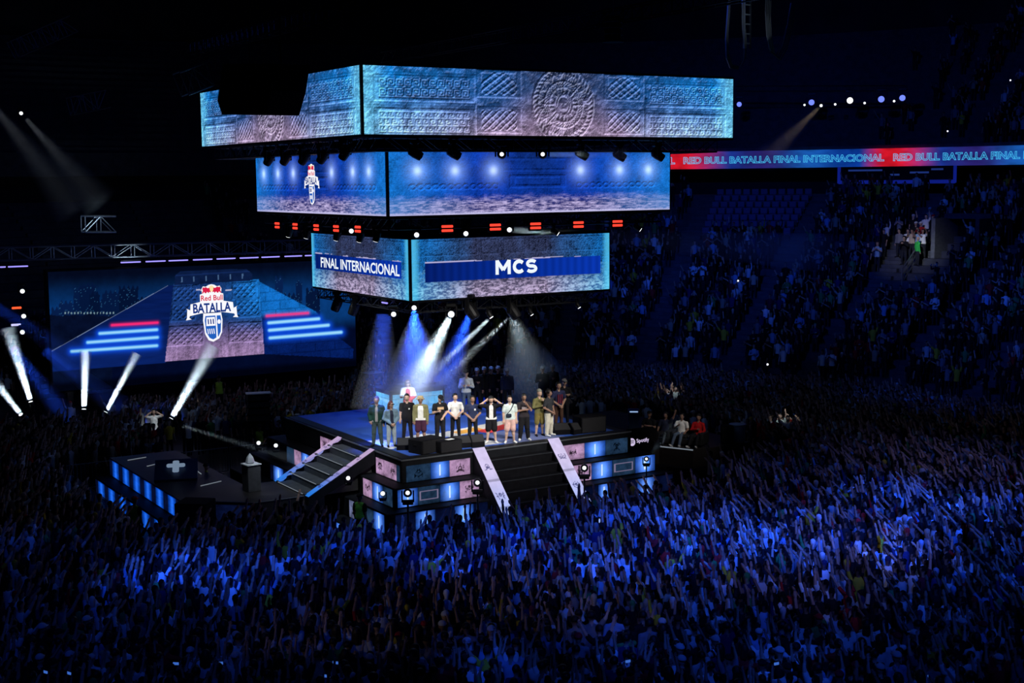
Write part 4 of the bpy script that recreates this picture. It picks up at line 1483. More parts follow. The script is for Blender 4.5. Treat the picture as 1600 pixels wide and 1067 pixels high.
mon = thing('video_monitor', 'small lit video monitor on a stand behind the left stairs', 'monitor', (*on_z(471, 668, .9)[:2], 0), -.4)
MB().tube((0, 0, 0), (0, 0, 1.1), .03).build('stand', BLACK_METAL, mon)
boxed('casing', BLACK, mon, (0, 0, 1.3), (.62, .06, .4), 0, .01)
boxed('screen', glow('monitor_picture', (90, 120, 128), 1.0), mon, (0, -.035, 1.3), (.56, .01, .34))

# sofas on the right platform
def sofa(label, x, y, rz, L):
    r_ = thing('sofa', label, 'sofa', (x, y, PZ), rz)
    vel = mat('black_leather', (.02, .02, .022), .45, noise=.2)
    boxed('base', vel, r_, (0, 0, .2), (L, .85, .26), 0, .04)
    for k in range(2):
        boxed('seat_cushion', vel, r_, ((k - .5) * (L - .34) / 2, -.06, .38), ((L - .36) / 2, .68, .16), 0, .05)
        boxed('back_cushion', vel, r_, ((k - .5) * (L - .34) / 2, .32, .62), ((L - .36) / 2, .2, .46), 0, .06)
    for sx in (-1, 1):
        boxed('armrest', vel, r_, (sx * (L / 2 - .08), 0, .36), (.17, .86, .5), 0, .05)
    for sx in (-1, 1):
        for sy in (-1, 1):
            MB().tube((sx * (L / 2 - .1), sy * .36, 0), (sx * (L / 2 - .1), sy * .36, .08), .03).build('foot', BLACK_METAL, r_)
    return r_


SC0 = np.array([8.95, -2.25])
SDIR = np.array([math.cos(-1.0), math.sin(-1.0)])
sofa('black leather sofa nearer the stage on the right platform', *(SC0 - .72 * SDIR), -1.0, 1.4)
sofa('black leather sofa farther from the stage on the right platform', *(SC0 + .72 * SDIR), -1.0, 1.4)
tb = thing('side_table', 'pale round drum shaped table at the end of the right platform', 'table', (*on_z(1152, 690, PZ)[:2], PZ))
MB().lathe([(.30, 0), (.33, .05), (.33, .68), (.30, .72)], 24).build('drum_body', mat('pale_drum', (.42, .5, .5), .5), tb, True)
MB().lathe([(.35, .72), (.35, .76)], 24).build('table_top', mat('pale_top', (.6, .66, .66), .4), tb)
speaker_box('black speaker standing between sofa and pale round table', (*on_z(1136, 692, PZ)[:2], PZ), -.6, .5, .5, .75)
q = on_z(990, 655, 1.9)
vd = thing('vending_fridge', 'small drinks fridge with lit label behind the right platform', 'fridge', (q[0], q[1], PZ), -.6)
boxed('body', mat('fridge_navy', (.02, .05, .16), .4), vd, (0, 0, .45), (.5, .5, .9), 0, .02)
boxed('door', mat('fridge_door', (.03, .06, .12), .15), vd, (0, -.26, .42), (.42, .02, .72), 0, .005)
boxed('light_strip', glow('fridge_light', (150, 180, 220), 1.0), vd, (0, -.275, .83), (.36, .012, .05))

# crowd barriers between the audience and the stage
BAR = mat('barrier_steel', (.16, .17, .19), .4, .7)
bar0 = None


def barrier(x, y, rz, label, group):
    global bar0
    if bar0 is None:
        bar0 = thing('crowd_barrier', label, 'barrier', (x, y, 0), rz, group)
        fr = MB().path([(-1.1, 0, .08), (-1.1, 0, 1.1), (1.1, 0, 1.1), (1.1, 0, .08), (-1.1, 0, .08)], .022)
        fr.build('frame', BAR, bar0)
        bars = MB()
        for k in range(14):
            bars = MB().tube((-1.0 + 2.0 * k / 13, 0, .08), (-1.0 + 2.0 * k / 13, 0, 1.1), .009, .009, 4)
            bars.build('bar', BAR, bar0)
        for s in (-.8, .8):
            boxed('foot', BAR, bar0, (s, 0, .02), (.06, .5, .04))
        return bar0
    b = copy_tree(bar0)
    b.location = (x, y, 0)
    b.rotation_euler = (0, 0, rz)
    return tag(b, label, 'barrier', group)


ORD = 'first second third fourth fifth sixth seventh'.split()
for k in range(7):
    barrier(-12 + 2.3 * k, 9.3, 0, 'steel crowd barrier behind the left platform and gear, %s from its far left end' % ORD[k], 'barriers behind the left platform')
for k in range(4):
    barrier(-13.4, 8.2 - 2.3 * k - 0.2, PI / 2, 'steel crowd barrier along the blue glowing platform front, %s from its far end' % ORD[k], 'barriers beside the left platform')
for k in range(6):
    barrier(-5.8 + 2.3 * k, -8.25, 0, 'steel crowd barrier in the pit before front right stage side, %s from the corner' % ORD[k], 'barriers before the front stage side')
for k in range(5):
    barrier(7 + 2.3 * k, 7.6, 0, 'steel crowd barrier behind the right platform, %s from the stage' % ORD[k], 'barriers behind the right platform')

# ------------------------------------------------------------------ people
def surface_nets(f, org, h):
    s = f < 0
    nx, ny, nz = f.shape
    acc = np.zeros((nx - 1, ny - 1, nz - 1, 3))
    cnt = np.zeros((nx - 1, ny - 1, nz - 1))

    def corner(a, d):
        return a[d[0]:nx - 1 + d[0], d[1]:ny - 1 + d[1], d[2]:nz - 1 + d[2]]
    cs = [(i, j, k) for i in (0, 1) for j in (0, 1) for k in (0, 1)]
    for p in cs:
        for ax in range(3):
            if p[ax]:
                continue
            q = list(p)
            q[ax] = 1
            fa, fb = corner(f, p), corner(f, q)
            cr = corner(s, p) != corner(s, q)
            t = np.where(cr, fa / (fa - fb + 1e-12), 0)
            for a in range(3):
                acc[..., a] += cr * (p[a] + (t if a == ax else 0))
            cnt += cr
    act = cnt > 0
    idx = -np.ones(act.shape, int)
    idx[act] = np.arange(act.sum())
    base = np.argwhere(act)
    V = (base + acc[act] / cnt[act][:, None]) * h + org
    quads = []
    for ax in range(3):
        b, c = [(1, 2), (2, 0), (0, 1)][ax]
        sl0 = [slice(None)] * 3
        sl1 = [slice(None)] * 3
        sl0[ax] = slice(0, -1)
        sl1[ax] = slice(1, None)
        cr = np.argwhere(s[tuple(sl0)] != s[tuple(sl1)])
        cr = cr[(cr[:, b] > 0) & (cr[:, c] > 0) & (cr[:, b] < f.shape[b] - 1) & (cr[:, c] < f.shape[c] - 1)]
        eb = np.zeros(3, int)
        eb[b] = 1
        ec = np.zeros(3, int)
        ec[c] = 1
        q = np.stack([idx[tuple((cr - eb - ec).T)], idx[tuple((cr - ec).T)], idx[tuple(cr.T)], idx[tuple((cr - eb).T)]], -1)
        flip = ~s[tuple(cr.T)]
        q[flip] = q[flip][:, ::-1]
        quads.append(q)
    return V, np.concatenate(quads)


def prim_dist(p, P):
    k = p[0]
    if k == 'c':
        _, a, b, ra, rb, ys, _z = p
        sc = np.array([1, 1 / ys, 1])
        a, b, Q = np.asarray(a) * sc, np.asarray(b) * sc, P * sc
        ab = b - a
        t = np.clip(((Q - a) @ ab) / (ab @ ab + 1e-12), 0, 1)
        d = np.linalg.norm(Q - a - t[:, None] * ab, axis=1) - (ra + (rb - ra) * t)
        return d * (ys if ys < 1 else 1)
    _, c, r, _z = p
    r = np.asarray(r, float)
    q = np.linalg.norm((P - np.asarray(c)) / r, axis=1)
    return (q - 1) * r.min()


def sdf_mesh(prims, h, k=0.025, cut=None, pad=.06):
    pts = []
    for p in prims:
        if p[0] == 'c':
            m = max(p[3], p[4])
            pts += [np.asarray(p[1]) - m, np.asarray(p[1]) + m, np.asarray(p[2]) - m, np.asarray(p[2]) + m]
        else:
            pts += [np.asarray(p[1]) - p[2], np.asarray(p[1]) + p[2]]
    lo, hi = np.min(pts, 0) - pad, np.max(pts, 0) + pad
    n = np.ceil((hi - lo) / h).astype(int) + 1
    G = np.stack(np.meshgrid(*[lo[i] + h * np.arange(n[i]) for i in range(3)], indexing='ij'), -1).reshape(-1, 3)
    d = np.full(len(G), 1e3)
    for p in prims:
        # only near the primitive
        if p[0] == 'c':
            m = max(p[3], p[4]) + .12
            a, b = np.minimum(p[1], p[2]) - m, np.maximum(p[1], p[2]) + m
        else:
            a, b = np.asarray(p[1]) - p[2] - .12, np.asarray(p[1]) + p[2] + .12
        i0 = np.maximum(np.floor((a - lo) / h).astype(int), 0)
        i1 = np.minimum(np.ceil((b - lo) / h).astype(int) + 1, n)
        D3 = d.reshape(n)
        G3 = G.reshape(*n, 3)
        sl = tuple(slice(i0[q], i1[q]) for q in range(3))
        dd = prim_dist(p, G3[sl].reshape(-1, 3)).reshape(D3[sl].shape)
        old = D3[sl]
        hh = np.clip(.5 + .5 * (old - dd) / k, 0, 1)
        D3[sl] = old * (1 - hh) + dd * hh - k * hh * (1 - hh)
    if cut is not None:
        d = np.maximum(d, cut(G))
    V, Q = surface_nets(d.reshape(n), lo, h)
    return V, Q


def zone_of(prims, V):
    best = np.full(len(V), 1e3)
    z = np.zeros(len(V), int)
    for p in prims:
        d = prim_dist(p, V)
        m = d < best
        best[m] = d[m]
        z[m] = p[-1]
    return z


SKIN, TOP, BOTTOM, SHOE, HAIRZ, EYE = range(6)
ARMS = {
    'down': ((.035, .02, -.28), (.04, -.05, -.53)), 'clasp': ((.08, .02, -.27), (-.14, -.20, -.45)), 'up': ((.07, -.05, .24), (.05, -.12, .48)),
    'wave': ((.16, -.04, .20), (.26, -.10, .43)), 'reach': ((.05, -.17, .18), (.03, -.36, .36)), 'phone': ((.06, -.19, -.08), (-.05, -.33, .14)),
    'chin': ((.04, -.13, -.23), (-.12, -.22, .0)), 'fold': ((.07, -.07, -.26), (-.22, -.20, -.20)), 'head': ((.20, -.08, .06), (.01, -.05, .20)),
    'pocket': ((.07, .05, -.26), (.02, -.06, -.46)), 'mic': ((.06, -.05, -.27), (-.08, -.24, -.20)), 'clap': ((.07, -.12, -.22), (-.15, -.32, -.06)),
    'rest': ((.08, -.06, -.26), (.04, -.28, -.34)),
}


def body_prims(arms=('down', 'down'), sleeves='short', legs='long', fat=1.0, baggy=1.0, sit=False, bow=0.0, turn=0.0, lean=0.0, stance=1.0, skirt=False):
    """primitives of a person 1.76 m tall, facing -y, feet at z = 0"""
    P = []
    dz = -.43 if sit else 0.0

    def up(p):          # torso lean about the hips
        x, y, z = p
        return (x, y + lean * (z - .95), z + dz)
    P.append(('c', up((0, 0, .98)), up((0, .0, 1.235)), .160 * fat, .172, .68 * min(1.25, fat), TOP))
    P.append(('c', up((-.15, .005, 1.375)), up((.15, .005, 1.375)), .066, .066, 1, TOP))
    for s in (-1, 1):
        P.append(('c', up((s * .03, .012, 1.445)), up((s * .14, .008, 1.385)), .048, .052, 1, TOP))
    P.append(('c', up((-.07, .01, .93)), up((.07, .01, .93)), .125 * fat, .125 * fat, .82, BOTTOM))
    P.append(('c', up((0, .0, .93)), up((0, 0, 1.02)), .166 * fat, .163 * fat, .72, TOP))
    P.append(('c', up((0, .012, 1.44)), up((0, -.005, 1.55)), .056, .052, 1, SKIN))
    ct, stn = math.cos(turn), math.sin(turn)

    def hd(p):
        x, y, z = p
        z0 = 1.53
        y2 = y * math.cos(bow) - (z - z0) * math.sin(bow)
        z2 = y * math.sin(bow) + (z - z0) * math.cos(bow) + z0
        return up((x * ct - y2 * stn, x * stn + y2 * ct, z2))
    P.append(('e', hd((0, -.012, 1.648)), (.088, .104, .120), SKIN))
    P.append(('e', hd((0, -.045, 1.588)), (.062, .066, .062), SKIN))
    P.append(('c', hd((0, -.10, 1.655)), hd((0, -.122, 1.615)), .010, .016, 1, SKIN))
    for s in (-1, 1):
        P.append(('e', hd((s * .083, .005, 1.635)), (.014, .022, .032), SKIN))
    tips = []
    for s, nm in ((-1, arms[0]), (1, arms[1])):
        S = np.array(up((s * .20, .005, 1.375)))
        e, w = ARMS[nm]
        E = S + np.array([s * e[0], e[1], e[2]])
        Wp = S + np.array([s * w[0], w[1], w[2]])
        if sleeves == 'long':
            P.append(('c', S, E, .068, .058, 1, TOP))
            P.append(('c', E, E + (Wp - E) * .93, .058, .046, 1, TOP))
        else:
            m = S + (E - S) * .62
            P.append(('c', S, m, .072, .072, 1, SHOE if sleeves == 'vest' else TOP))
            P.append(('c', S, E, .054, .046, 1, SKIN))
        P.append(('c', E, Wp, .046, .032, 1, SKIN))
        d = (Wp - E) / np.linalg.norm(Wp - E)
        P.append(('c', Wp, Wp + d * .065, .030, .036, .8, SKIN))
        tips.append((Wp + d * .07, d, s))
    for s in (-1, 1):
        if sit:
            H, K, A = (s * .09, .0, .50), (s * .13, -.43, .50), (s * .16, -.76, .12)
            toe = (s * .20, -.92, .16)
        else:
            H, K, A = (s * .09, 0, .90), (s * (.10 + .01 * stance), -.012, .49), (s * (.09 + .04 * stance), .02, .09)
            toe = (s * (.10 + .07 * stance), -.15, .04)
        H, K, A = np.array(H), np.array(K), np.array(A)
        b = baggy
        if legs == 'long':
            P.append(('c', H, K, .092 * b, .070 * b, 1, BOTTOM))
            P.append(('c', K, A + (K - A) * .06, .070 * b, .055 * b, 1, BOTTOM))
        else:
            P.append(('c', H, K + (H - K) * .08, .098 * b, .090 * b, 1, BOTTOM))
            P.append(('c', K + (H - K) * .2, K, .060, .055, 1, SKIN))
            P.append(('c', K, K + (A - K) * .35, .055, .058, 1, SKIN))
            P.append(('c', K + (A - K) * .35, A, .056, .038, 1, SKIN))
        P.append(('c', A + np.array([0, .03, -.045]), np.array(toe), .045, .040, .9, SHOE))
    if skirt:
        P.append(('c', (0, 0, .9), (0, 0, .35), .16, .26, .9, BOTTOM))
    return P, tips, hd


def add_small(mb, tips, hd, fingers=True, curl=.35):
    """fingers, eyes and mouth, joined to the body mesh"""
    if fingers:
        for T, d, s in tips:
            d = Vector(d)
            side = d.cross(Vector((0, 1, 0)))
            side = side.normalized() if side.length > .2 else Vector((1, 0, 0))
            nrm = side.cross(d).normalized()
            for i, L in enumerate((.066, .078, .074, .058)):
                a = Vector(T) + side * (.027 - .018 * i) * 1.0
                m = a + d * L * .55 + nrm * .012 * curl
                e = m + (d * (1 - curl) + nrm * curl).normalized() * L * .45
                mb.tube(a, m, .0095, .009, 5, SKIN)
                mb.tube(m, e, .009, .007, 5, SKIN)
            a = Vector(T) - d * .05 + side * .030 * s
            m = a + (side * s * .7 + d * .7) * .035
            mb.tube(a, m, .012, .011, 5, SKIN)
            mb.tube(m, m + d * .028, .011, .008, 5, SKIN)

    def octa(c, r, mi):
        x, y, z = c
        mb.add([(x + r[0], y, z), (x - r[0], y, z), (x, y + r[1], z), (x, y - r[1], z), (x, y, z + r[2]), (x, y, z - r[2])],
               [(0, 2, 4), (2, 1, 4), (1, 3, 4), (3, 0, 4), (2, 0, 5), (1, 2, 5), (3, 1, 5), (0, 3, 5)], mi)
    for s in (-1, 1):
        octa(hd((s * .034, -.104, 1.652)), (.019, .012, .012), EYE)
    octa(hd((0, -.104, 1.583)), (.024, .008, .006), EYE)


def mesh_from(V, Q, mats, zones=None, extra=None, smooth=True, name='body'):
    me = bpy.data.meshes.new(name)
    verts, faces = V.tolist(), [tuple(q) for q in Q.tolist()]
    mi = list(zones) if zones is not None else [0] * len(faces)
    nb = len(faces)
    if extra is not None and extra.v:
        n = len(verts)
        verts += [tuple(p) for p in extra.v]
        faces += [tuple(i + n for i in f) for f in extra.f]
        mi += extra.m
    me.from_pydata(verts, [], faces)
    for m in mats:
        me.materials.append(m)
    me.polygons.foreach_set('material_index', mi)
    if smooth:
        me.polygons.foreach_set('use_smooth', [True] * len(faces))
    return me


def body_mesh(res, mats, fingers=True, **kw):
    P, tips, hd = body_prims(**kw)
    V, Q = sdf_mesh(P, res)
    fc = V[Q].mean(1)
    zf = zone_of(P, fc)
    if not kw.get('sit'):
        mid = np.hypot(fc[:, 0], fc[:, 1]) < .235
        zf[mid & (zf == BOTTOM) & (fc[:, 2] > .885)] = TOP
        zf[mid & (zf == TOP) & (fc[:, 2] < .885)] = BOTTOM
    mb = MB()
    add_small(mb, tips, hd, fingers)
    return mesh_from(V, Q, mats, zf.tolist(), mb), hd, tips


def hair_mesh(kind, hd, m, res=.017):
    c = hd((0, .008, 1.668))
    P = [('e', c, (.100, .116, .116), 0)]
    fwd = np.array(hd((0, -.1, 1.66))) - np.array(hd((0, .0, 1.66)))
    fwd /= np.linalg.norm(fwd)
    top = np.array(hd((0, 0, 1.7))) - np.array(hd((0, 0, 1.6)))
    top /= np.linalg.norm(top)
    hc = np.array(hd((0, -.01, 1.648)))
    line = .02
    if kind == 'long':
        P += [('c', hd((-.06, .05, 1.64)), hd((-.08, .06, 1.42)), .055, .05, 1, 0), ('c', hd((.06, .05, 1.64)), hd((.08, .06, 1.42)), .055, .05, 1, 0), ('c', hd((0, .08, 1.64)), hd((0, .09, 1.40)), .06, .05, 1, 0)]
    if kind == 'curly':
        P = [('e', hd((0, .015, 1.685)), (.118, .125, .112), 0)]
    if kind == 'beanie':
        P = [('e', hd((0, .008, 1.69)), (.106, .120, .122), 0)]
        line = .05
    if kind == 'cap':
        P = [('e', hd((0, .005, 1.685)), (.106, .120, .102), 0), ('c', hd((-.03, -.10, 1.685)), hd((-.03, -.165, 1.675)), .03, .028, 1, 0), ('c', hd((.03, -.10, 1.685)), hd((.03, -.165, 1.675)), .03, .028, 1, 0)]
        line = .02
    if kind == 'bucket':
        P = [('e', hd((0, .0, 1.70)), (.100, .115, .085), 0), ('c', hd((-.06, 0, 1.675)), hd((.06, 0, 1.675)), .11, .11, 1, 0)]
        line = .028

    def cut(G):
        q = G - hc
        f, t = q @ fwd, q @ top
        if kind in ('beanie', 'cap', 'bucket'):
            if kind == 'bucket':
                d1 = np.maximum(.008 - t, 0 * t - 1)
                # brim: a thin sloping ring
                rr = np.linalg.norm(q - np.outer(t, top), axis=1)
                return np.maximum(-(t - .02 + np.maximum(rr - .10, 0) * .45), np.where(rr > .108, t - .05 + (rr - .10) * .45, -1))
            return -(t - line)
        if kind == 'long':
            return np.minimum(f - .055 + 0 * t, -(t - .055)) * 1.0
        return np.maximum(-(t + .035 + .25 * f), np.minimum(f - .05, -(t - .052)))
    V, Q = sdf_mesh(P, res, .02, cut, .05)
    return mesh_from(V, Q, [m], None, None, True, 'hair')


def jacket_mesh(m, open_w, res=.022, hem=.93, **kw):
    kw = dict(kw)
    P, tips, hd = body_prims(**kw)
    long = kw.get('sleeves') == 'long'
    J = []
    for p in P:
        if p[0] == 'c' and p[-1] == TOP:
            J.append(('c', p[1], p[2], p[3] + .012, p[4] + .014, p[5] * 1.04, 0))
    if not J:
        return None

    def cut(G):
        x, y, z = G[:, 0], G[:, 1], G[:, 2]
        front = np.minimum(np.minimum(open_w - np.abs(x) * 1.0, -.05 - y), 1.60 - z)
        return np.maximum(front, np.maximum(hem - .1 - z, z - 1.475 + np.maximum(0, .05 - np.abs(x))))
    V, Q = sdf_mesh(J, res, .03, cut)
    return mesh_from(V, Q, [m], None, None, True, 'jacket')


SKINS = [mat('skin_tan', (.44, .27, .19), .55), mat('skin_brown', (.30, .17, .12), .55), mat('skin_light', (.58, .38, .29), .55)]
EYE_M = mat('eye_dark', (.01, .008, .008), .3)


def cloth(name, c):
    return mat('cloth_' + name, c, .85, noise=.18, scale=9, spec=.15)


C_BLACK = cloth('black', (.012, .012, .015))
C_WHITE = cloth('white', (.78, .78, .76))
C_JEANS = cloth('jeans', (.09, .13, .20))
HAIR_B = mat('hair_black', (.008, .007, .007), .5)
HAIR_R = mat('hair_auburn', (.10, .025, .015), .5)


def person(label, loc, rz, top, bottom, shoe=None, skin=0, hair=('short', None), jacket=None, scale=1.0, res=.022, group=None, fingers=True, **kw):
    me, hd, tips = body_mesh(res, [SKINS[skin], top, bottom, shoe or C_BLACK, HAIR_B, EYE_M], fingers, **kw)
    o = bpy.data.objects.new('person', me)
    link(o)
    o.location = loc
    o.rotation_euler = (0, 0, rz)
    o.scale = (scale, scale, scale)
    tag(o, label, 'person', group)
    if hair:
        hm_ = hair_mesh(hair[0], hd, hair[1] or HAIR_B)
        link(bpy.data.objects.new('hat' if hair[0] in ('cap', 'beanie', 'bucket') else 'hair', hm_), o)
    if jacket:
        kj = {k: v for k, v in kw.items() if k in ('arms', 'fat', 'lean', 'sit')}
        jm = jacket_mesh(jacket[0], jacket[1], sleeves=kw.get('sleeves', 'short') if len(jacket) < 4 else jacket[3], hem=jacket[2], **kj)
        if jm:
            link(bpy.data.objects.new('jacket', jm), o)
    o['tips'] = 0
    del o['tips']
    o_t = [Vector(t[0]) for t in tips]
    return o, o_t


def feet(px, py, z=D):
    q = on_z(px, py, z)
    return (float(q[0]), float(q[1]), z)


FACE = math.atan2(CAM[1], CAM[0]) + PI / 2      # turns a figure towards the near stand
# the row of performers along the stage front
G_ROW = 'performers lined up on the stage'
OLIVE = cloth('olive', (.16, .15, .06))
person('bald man in dark green bomber jacket and camouflage trousers, leftmost in the row', feet(590, 697), FACE - .1, cloth('grey_tee', (.35, .33, .33)), cloth('camo', (.06, .09, .09)), skin=0, hair=('short', mat('hair_shaved', (.09, .06, .045), .7)), jacket=(cloth('bomber_green', (.012, .045, .035)), .045, .92, 'long'), arms=('pocket', 'down'), sleeves='long', scale=1.04, stance=1.4, group=G_ROW, baggy=1.1)
person('shorter performer with long reddish hair, sunglasses and denim jacket', feet(612, 698), FACE + .35, cloth('navy_tee', (.02, .025, .05)), cloth('light_jeans', (.36, .42, .46)), skin=0, hair=('long', HAIR_R), jacket=(cloth('denim', (.16, .25, .32)), .06, .98, 'long'), arms=('clasp', 'clasp'), sleeves='long', scale=.95, group=G_ROW, turn=.5, baggy=1.15)
person('broad man in black T-shirt and black trousers, third from the left', feet(637, 692), FACE, C_BLACK, C_BLACK, skin=2, arms=('down', 'down'), fat=1.2, scale=1.04, group=G_ROW, stance=1.6)
person('performer in khaki bucket hat, open olive shirt and plum shorts', feet(658, 693), FACE, C_WHITE, cloth('plum', (.06, .02, .045)), skin=1, hair=('bucket', cloth('khaki', (.42, .33, .19))), jacket=(cloth('olive_shirt', (.22, .21, .10)), .10, .86, 'long'), arms=('down', 'down'), sleeves='short', legs='short', baggy=1.2, group=G_ROW)
person('performer in black with tan chest print, head bowed under dark cap', feet(688, 690), FACE + .25, C_BLACK, C_BLACK, skin=2, hair=('cap', C_BLACK), arms=('mic', 'clasp'), bow=.5, turn=.3, group=G_ROW, baggy=1.25)
person('performer in plain white T-shirt and black trousers, hands clasped low', feet(712, 688), FACE + .05, C_WHITE, C_BLACK, skin=2, arms=('clasp', 'clasp'), turn=.25, group=G_ROW, stance=1.3)
person('performer in navy football shirt with white crest and red shoes', feet(739, 692), FACE + .1, cloth('navy_shirt', (.022, .03, .075)), C_BLACK, cloth('red_shoe', (.35, .02, .02)), skin=1, arms=('clasp', 'clasp'), turn=.2, group=G_ROW, stance=1.4)
person('performer in black jacket, white T-shirt and black shorts, hands at temples', feet(768, 692), FACE, C_WHITE, C_BLACK, C_WHITE, skin=2, arms=('head', 'head'), jacket=(C_BLACK, .075, .84, 'long'), sleeves='short', legs='short', baggy=1.2, bow=.3, group=G_ROW, stance=1.6)
person('performer in white T-shirt with cross-body bag and pale pink shorts', feet(797, 692), FACE + .1, cloth('mint_white', (.62, .72, .70)), cloth('pink', (.72, .46, .42)), C_WHITE, skin=2, arms=('down', 'down'), legs='short', fat=1.08, baggy=1.15, group=G_ROW, stance=1.5)
person('performer in printed black T-shirt and wide black trousers, hand at mouth', feet(819, 688), FACE + .15, cloth('black_print', (.03, .025, .03)), C_BLACK, C_WHITE, skin=1, arms=('fold', 'chin'), baggy=1.35, bow=.2, group=G_ROW, stance=1.6)
person('performer all in olive with beanie, hand raised to chin', feet(843, 681), FACE + .35, OLIVE, cloth('olive_trousers', (.20, .16, .05)), skin=2, hair=('beanie', cloth('grey_beanie', (.2, .2, .17))), arms=('fold', 'chin'), sleeves='long', legs='short', baggy=1.05, turn=.4, group=G_ROW)
person('performer in charcoal T-shirt and baggy cream trousers seen side on', feet(858, 681), FACE + .9, cloth('charcoal', (.035, .038, .045)), cloth('cream', (.72, .68, .55)), C_WHITE, skin=1, arms=('clasp', 'clasp'), baggy=1.4, turn=.3, hair=('curly', HAIR_B), group=G_ROW)
person('tall performer in navy and red striped shirt and brown trousers', feet(873, 671), FACE + .4, cloth('stripe_navy', (.03, .035, .09)), cloth('brown', (.09, .045, .03)), skin=0, arms=('clasp', 'clasp'), scale=1.05, group=G_ROW)
person('man in dark leather jacket standing last in the row at the far right', feet(882, 664), FACE + .3, C_BLACK, C_BLACK, skin=0, arms=('fold', 'fold'), sleeves='long', scale=1.04, group=G_ROW, hair=('cap', cloth('grey_cap', (.16, .16, .16))))

# prints and glasses that belong to single performers
def by_label(start):
    return [o for o in COL.objects if str(o.get('label', '')).startswith(start)][0]


def worn(start, name, m, c, size, turn=0.0, bevel=.004):
    x, y, z = c
    q = (x * math.cos(turn) - y * math.sin(turn), x * math.sin(turn) + y * math.cos(turn), z)
    return boxed(name, m, by_label(start), q, size, turn, bevel)


worn('performer in navy football', 'crest', C_WHITE, (.075, -.128, 1.26), (.06, .02, .07))
worn('broad man in black', 'chest_print', C_WHITE, (.08, -.142, 1.25), (.05, .02, .05))
for k in range(3):
    worn('tall performer in navy', 'shirt_stripe', cloth('stripe_red', (.35, .02, .03)), (-.08 + .08 * k, -.125, 1.16), (.025, .03, .34))
worn('performer in printed black', 'chest_print', cloth('pale_print', (.30, .26, .28)), (0, -.128, 1.2), (.2, .02, .16))
GLASS = mat('dark_glasses', (.008, .008, .01), .15)
worn('shorter performer', 'sunglasses', GLASS, (0, -.108, 1.655), (.15, .03, .035), .5)
# small things the performers wear or hold
bag = thing('cross_body_bag', 'dark cross-body bag worn over white T-shirt and pink shorts', 'bag', feet(797, 692), FACE + .1)
boxed('pouch', cloth('bag_navy', (.02, .03, .05)), bag, (-.06, -.165, 1.05), (.2, .07, .13), 0, .02)
MB().path([(-.12, -.16, 1.1), (.03, -.17, 1.28), (.14, -.06, 1.47), (.13, .08, 1.42), (-.05, .16, 1.15)], .014, 5).build('strap', cloth('bag_navy', (.02, .03, .05)), bag)
for px, py, rz, col, lab in ((688, 690, FACE + .25, (.62, .42, .24), 'tan'),):
    pr0 = boxed('chest_print', cloth('tan_print', col), None, (0, 0, 0), (.24, .02, .10), 0, .01)  # flat piece for the tan print of the T-shirt
    q = Vector(feet(px, py)) + Matrix.Rotation(rz, 3, 'Z') @ Vector((0, -.128, 1.27))
    pr0.location = q
    pr0.rotation_euler = (0, 0, rz)
    tag(pr0, 'tan print across the chest of bowed performer', 'paper')

# hosts, DJ and crew on the stage
person('host with long red hair and sunglasses in a red and white jacket', feet(638, 662), FACE + .05, cloth('host_red', (.36, .03, .05)), cloth('host_red', (.36, .03, .05)), skin=0, hair=('long', HAIR_R), jacket=(cloth('host_white', (.7, .68, .68)), .09, 1.22, 'long'), arms=('mic', 'clasp'), sleeves='long', scale=1.0)
worn('host with long red', 'sunglasses', GLASS, (0, -.108, 1.655), (.15, .03, .035))
person('host in white denim jacket and dark cap reading a card behind the row', feet(729, 648), FACE, cloth('denim_white', (.62, .68, .70)), C_JEANS, skin=2, hair=('cap', C_BLACK), arms=('mic', 'mic'), sleeves='long', scale=1.06)
q = on_z(631, 652, D)
person('DJ in black with pale hair standing behind the booth', (-.28, 4.22, D), FACE, C_BLACK, C_BLACK, skin=2, hair=('short', mat('hair_pale', (.5, .47, .42), .6)), arms=('clap', 'rest'), sleeves='long')
for px, py, tt, lab in ((746, 640, 'fold', 'dark dressed cameraman nearest the white denim host'), (757, 638, 'mic', 'dark dressed crew member with cap in the middle behind the row'), (768, 637, 'phone', 'dark dressed crew member looking at a phone behind the row'),
                        (779, 636, 'fold', 'dark dressed crew member at the right end of the crew group'), (793, 640, 'down', 'crew member with a white shirt front beside the dark crew'),
                        (848, 636, 'mic', 'dark dressed crew member with bright cap behind the olive performer'), (864, 633, 'fold', 'dark dressed crew member behind the striped shirt performer')):
    person(lab, feet(px, py), FACE + random.uniform(-.4, .4), C_BLACK if px != 793 else cloth('navy_tee', (.02, .025, .05)), C_BLACK, skin=1, hair=('cap', mat('cap_grey', (.3, .31, .33), .8)), arms=(tt, 'down'), sleeves='long', res=.028, group='stage crew behind the performers')

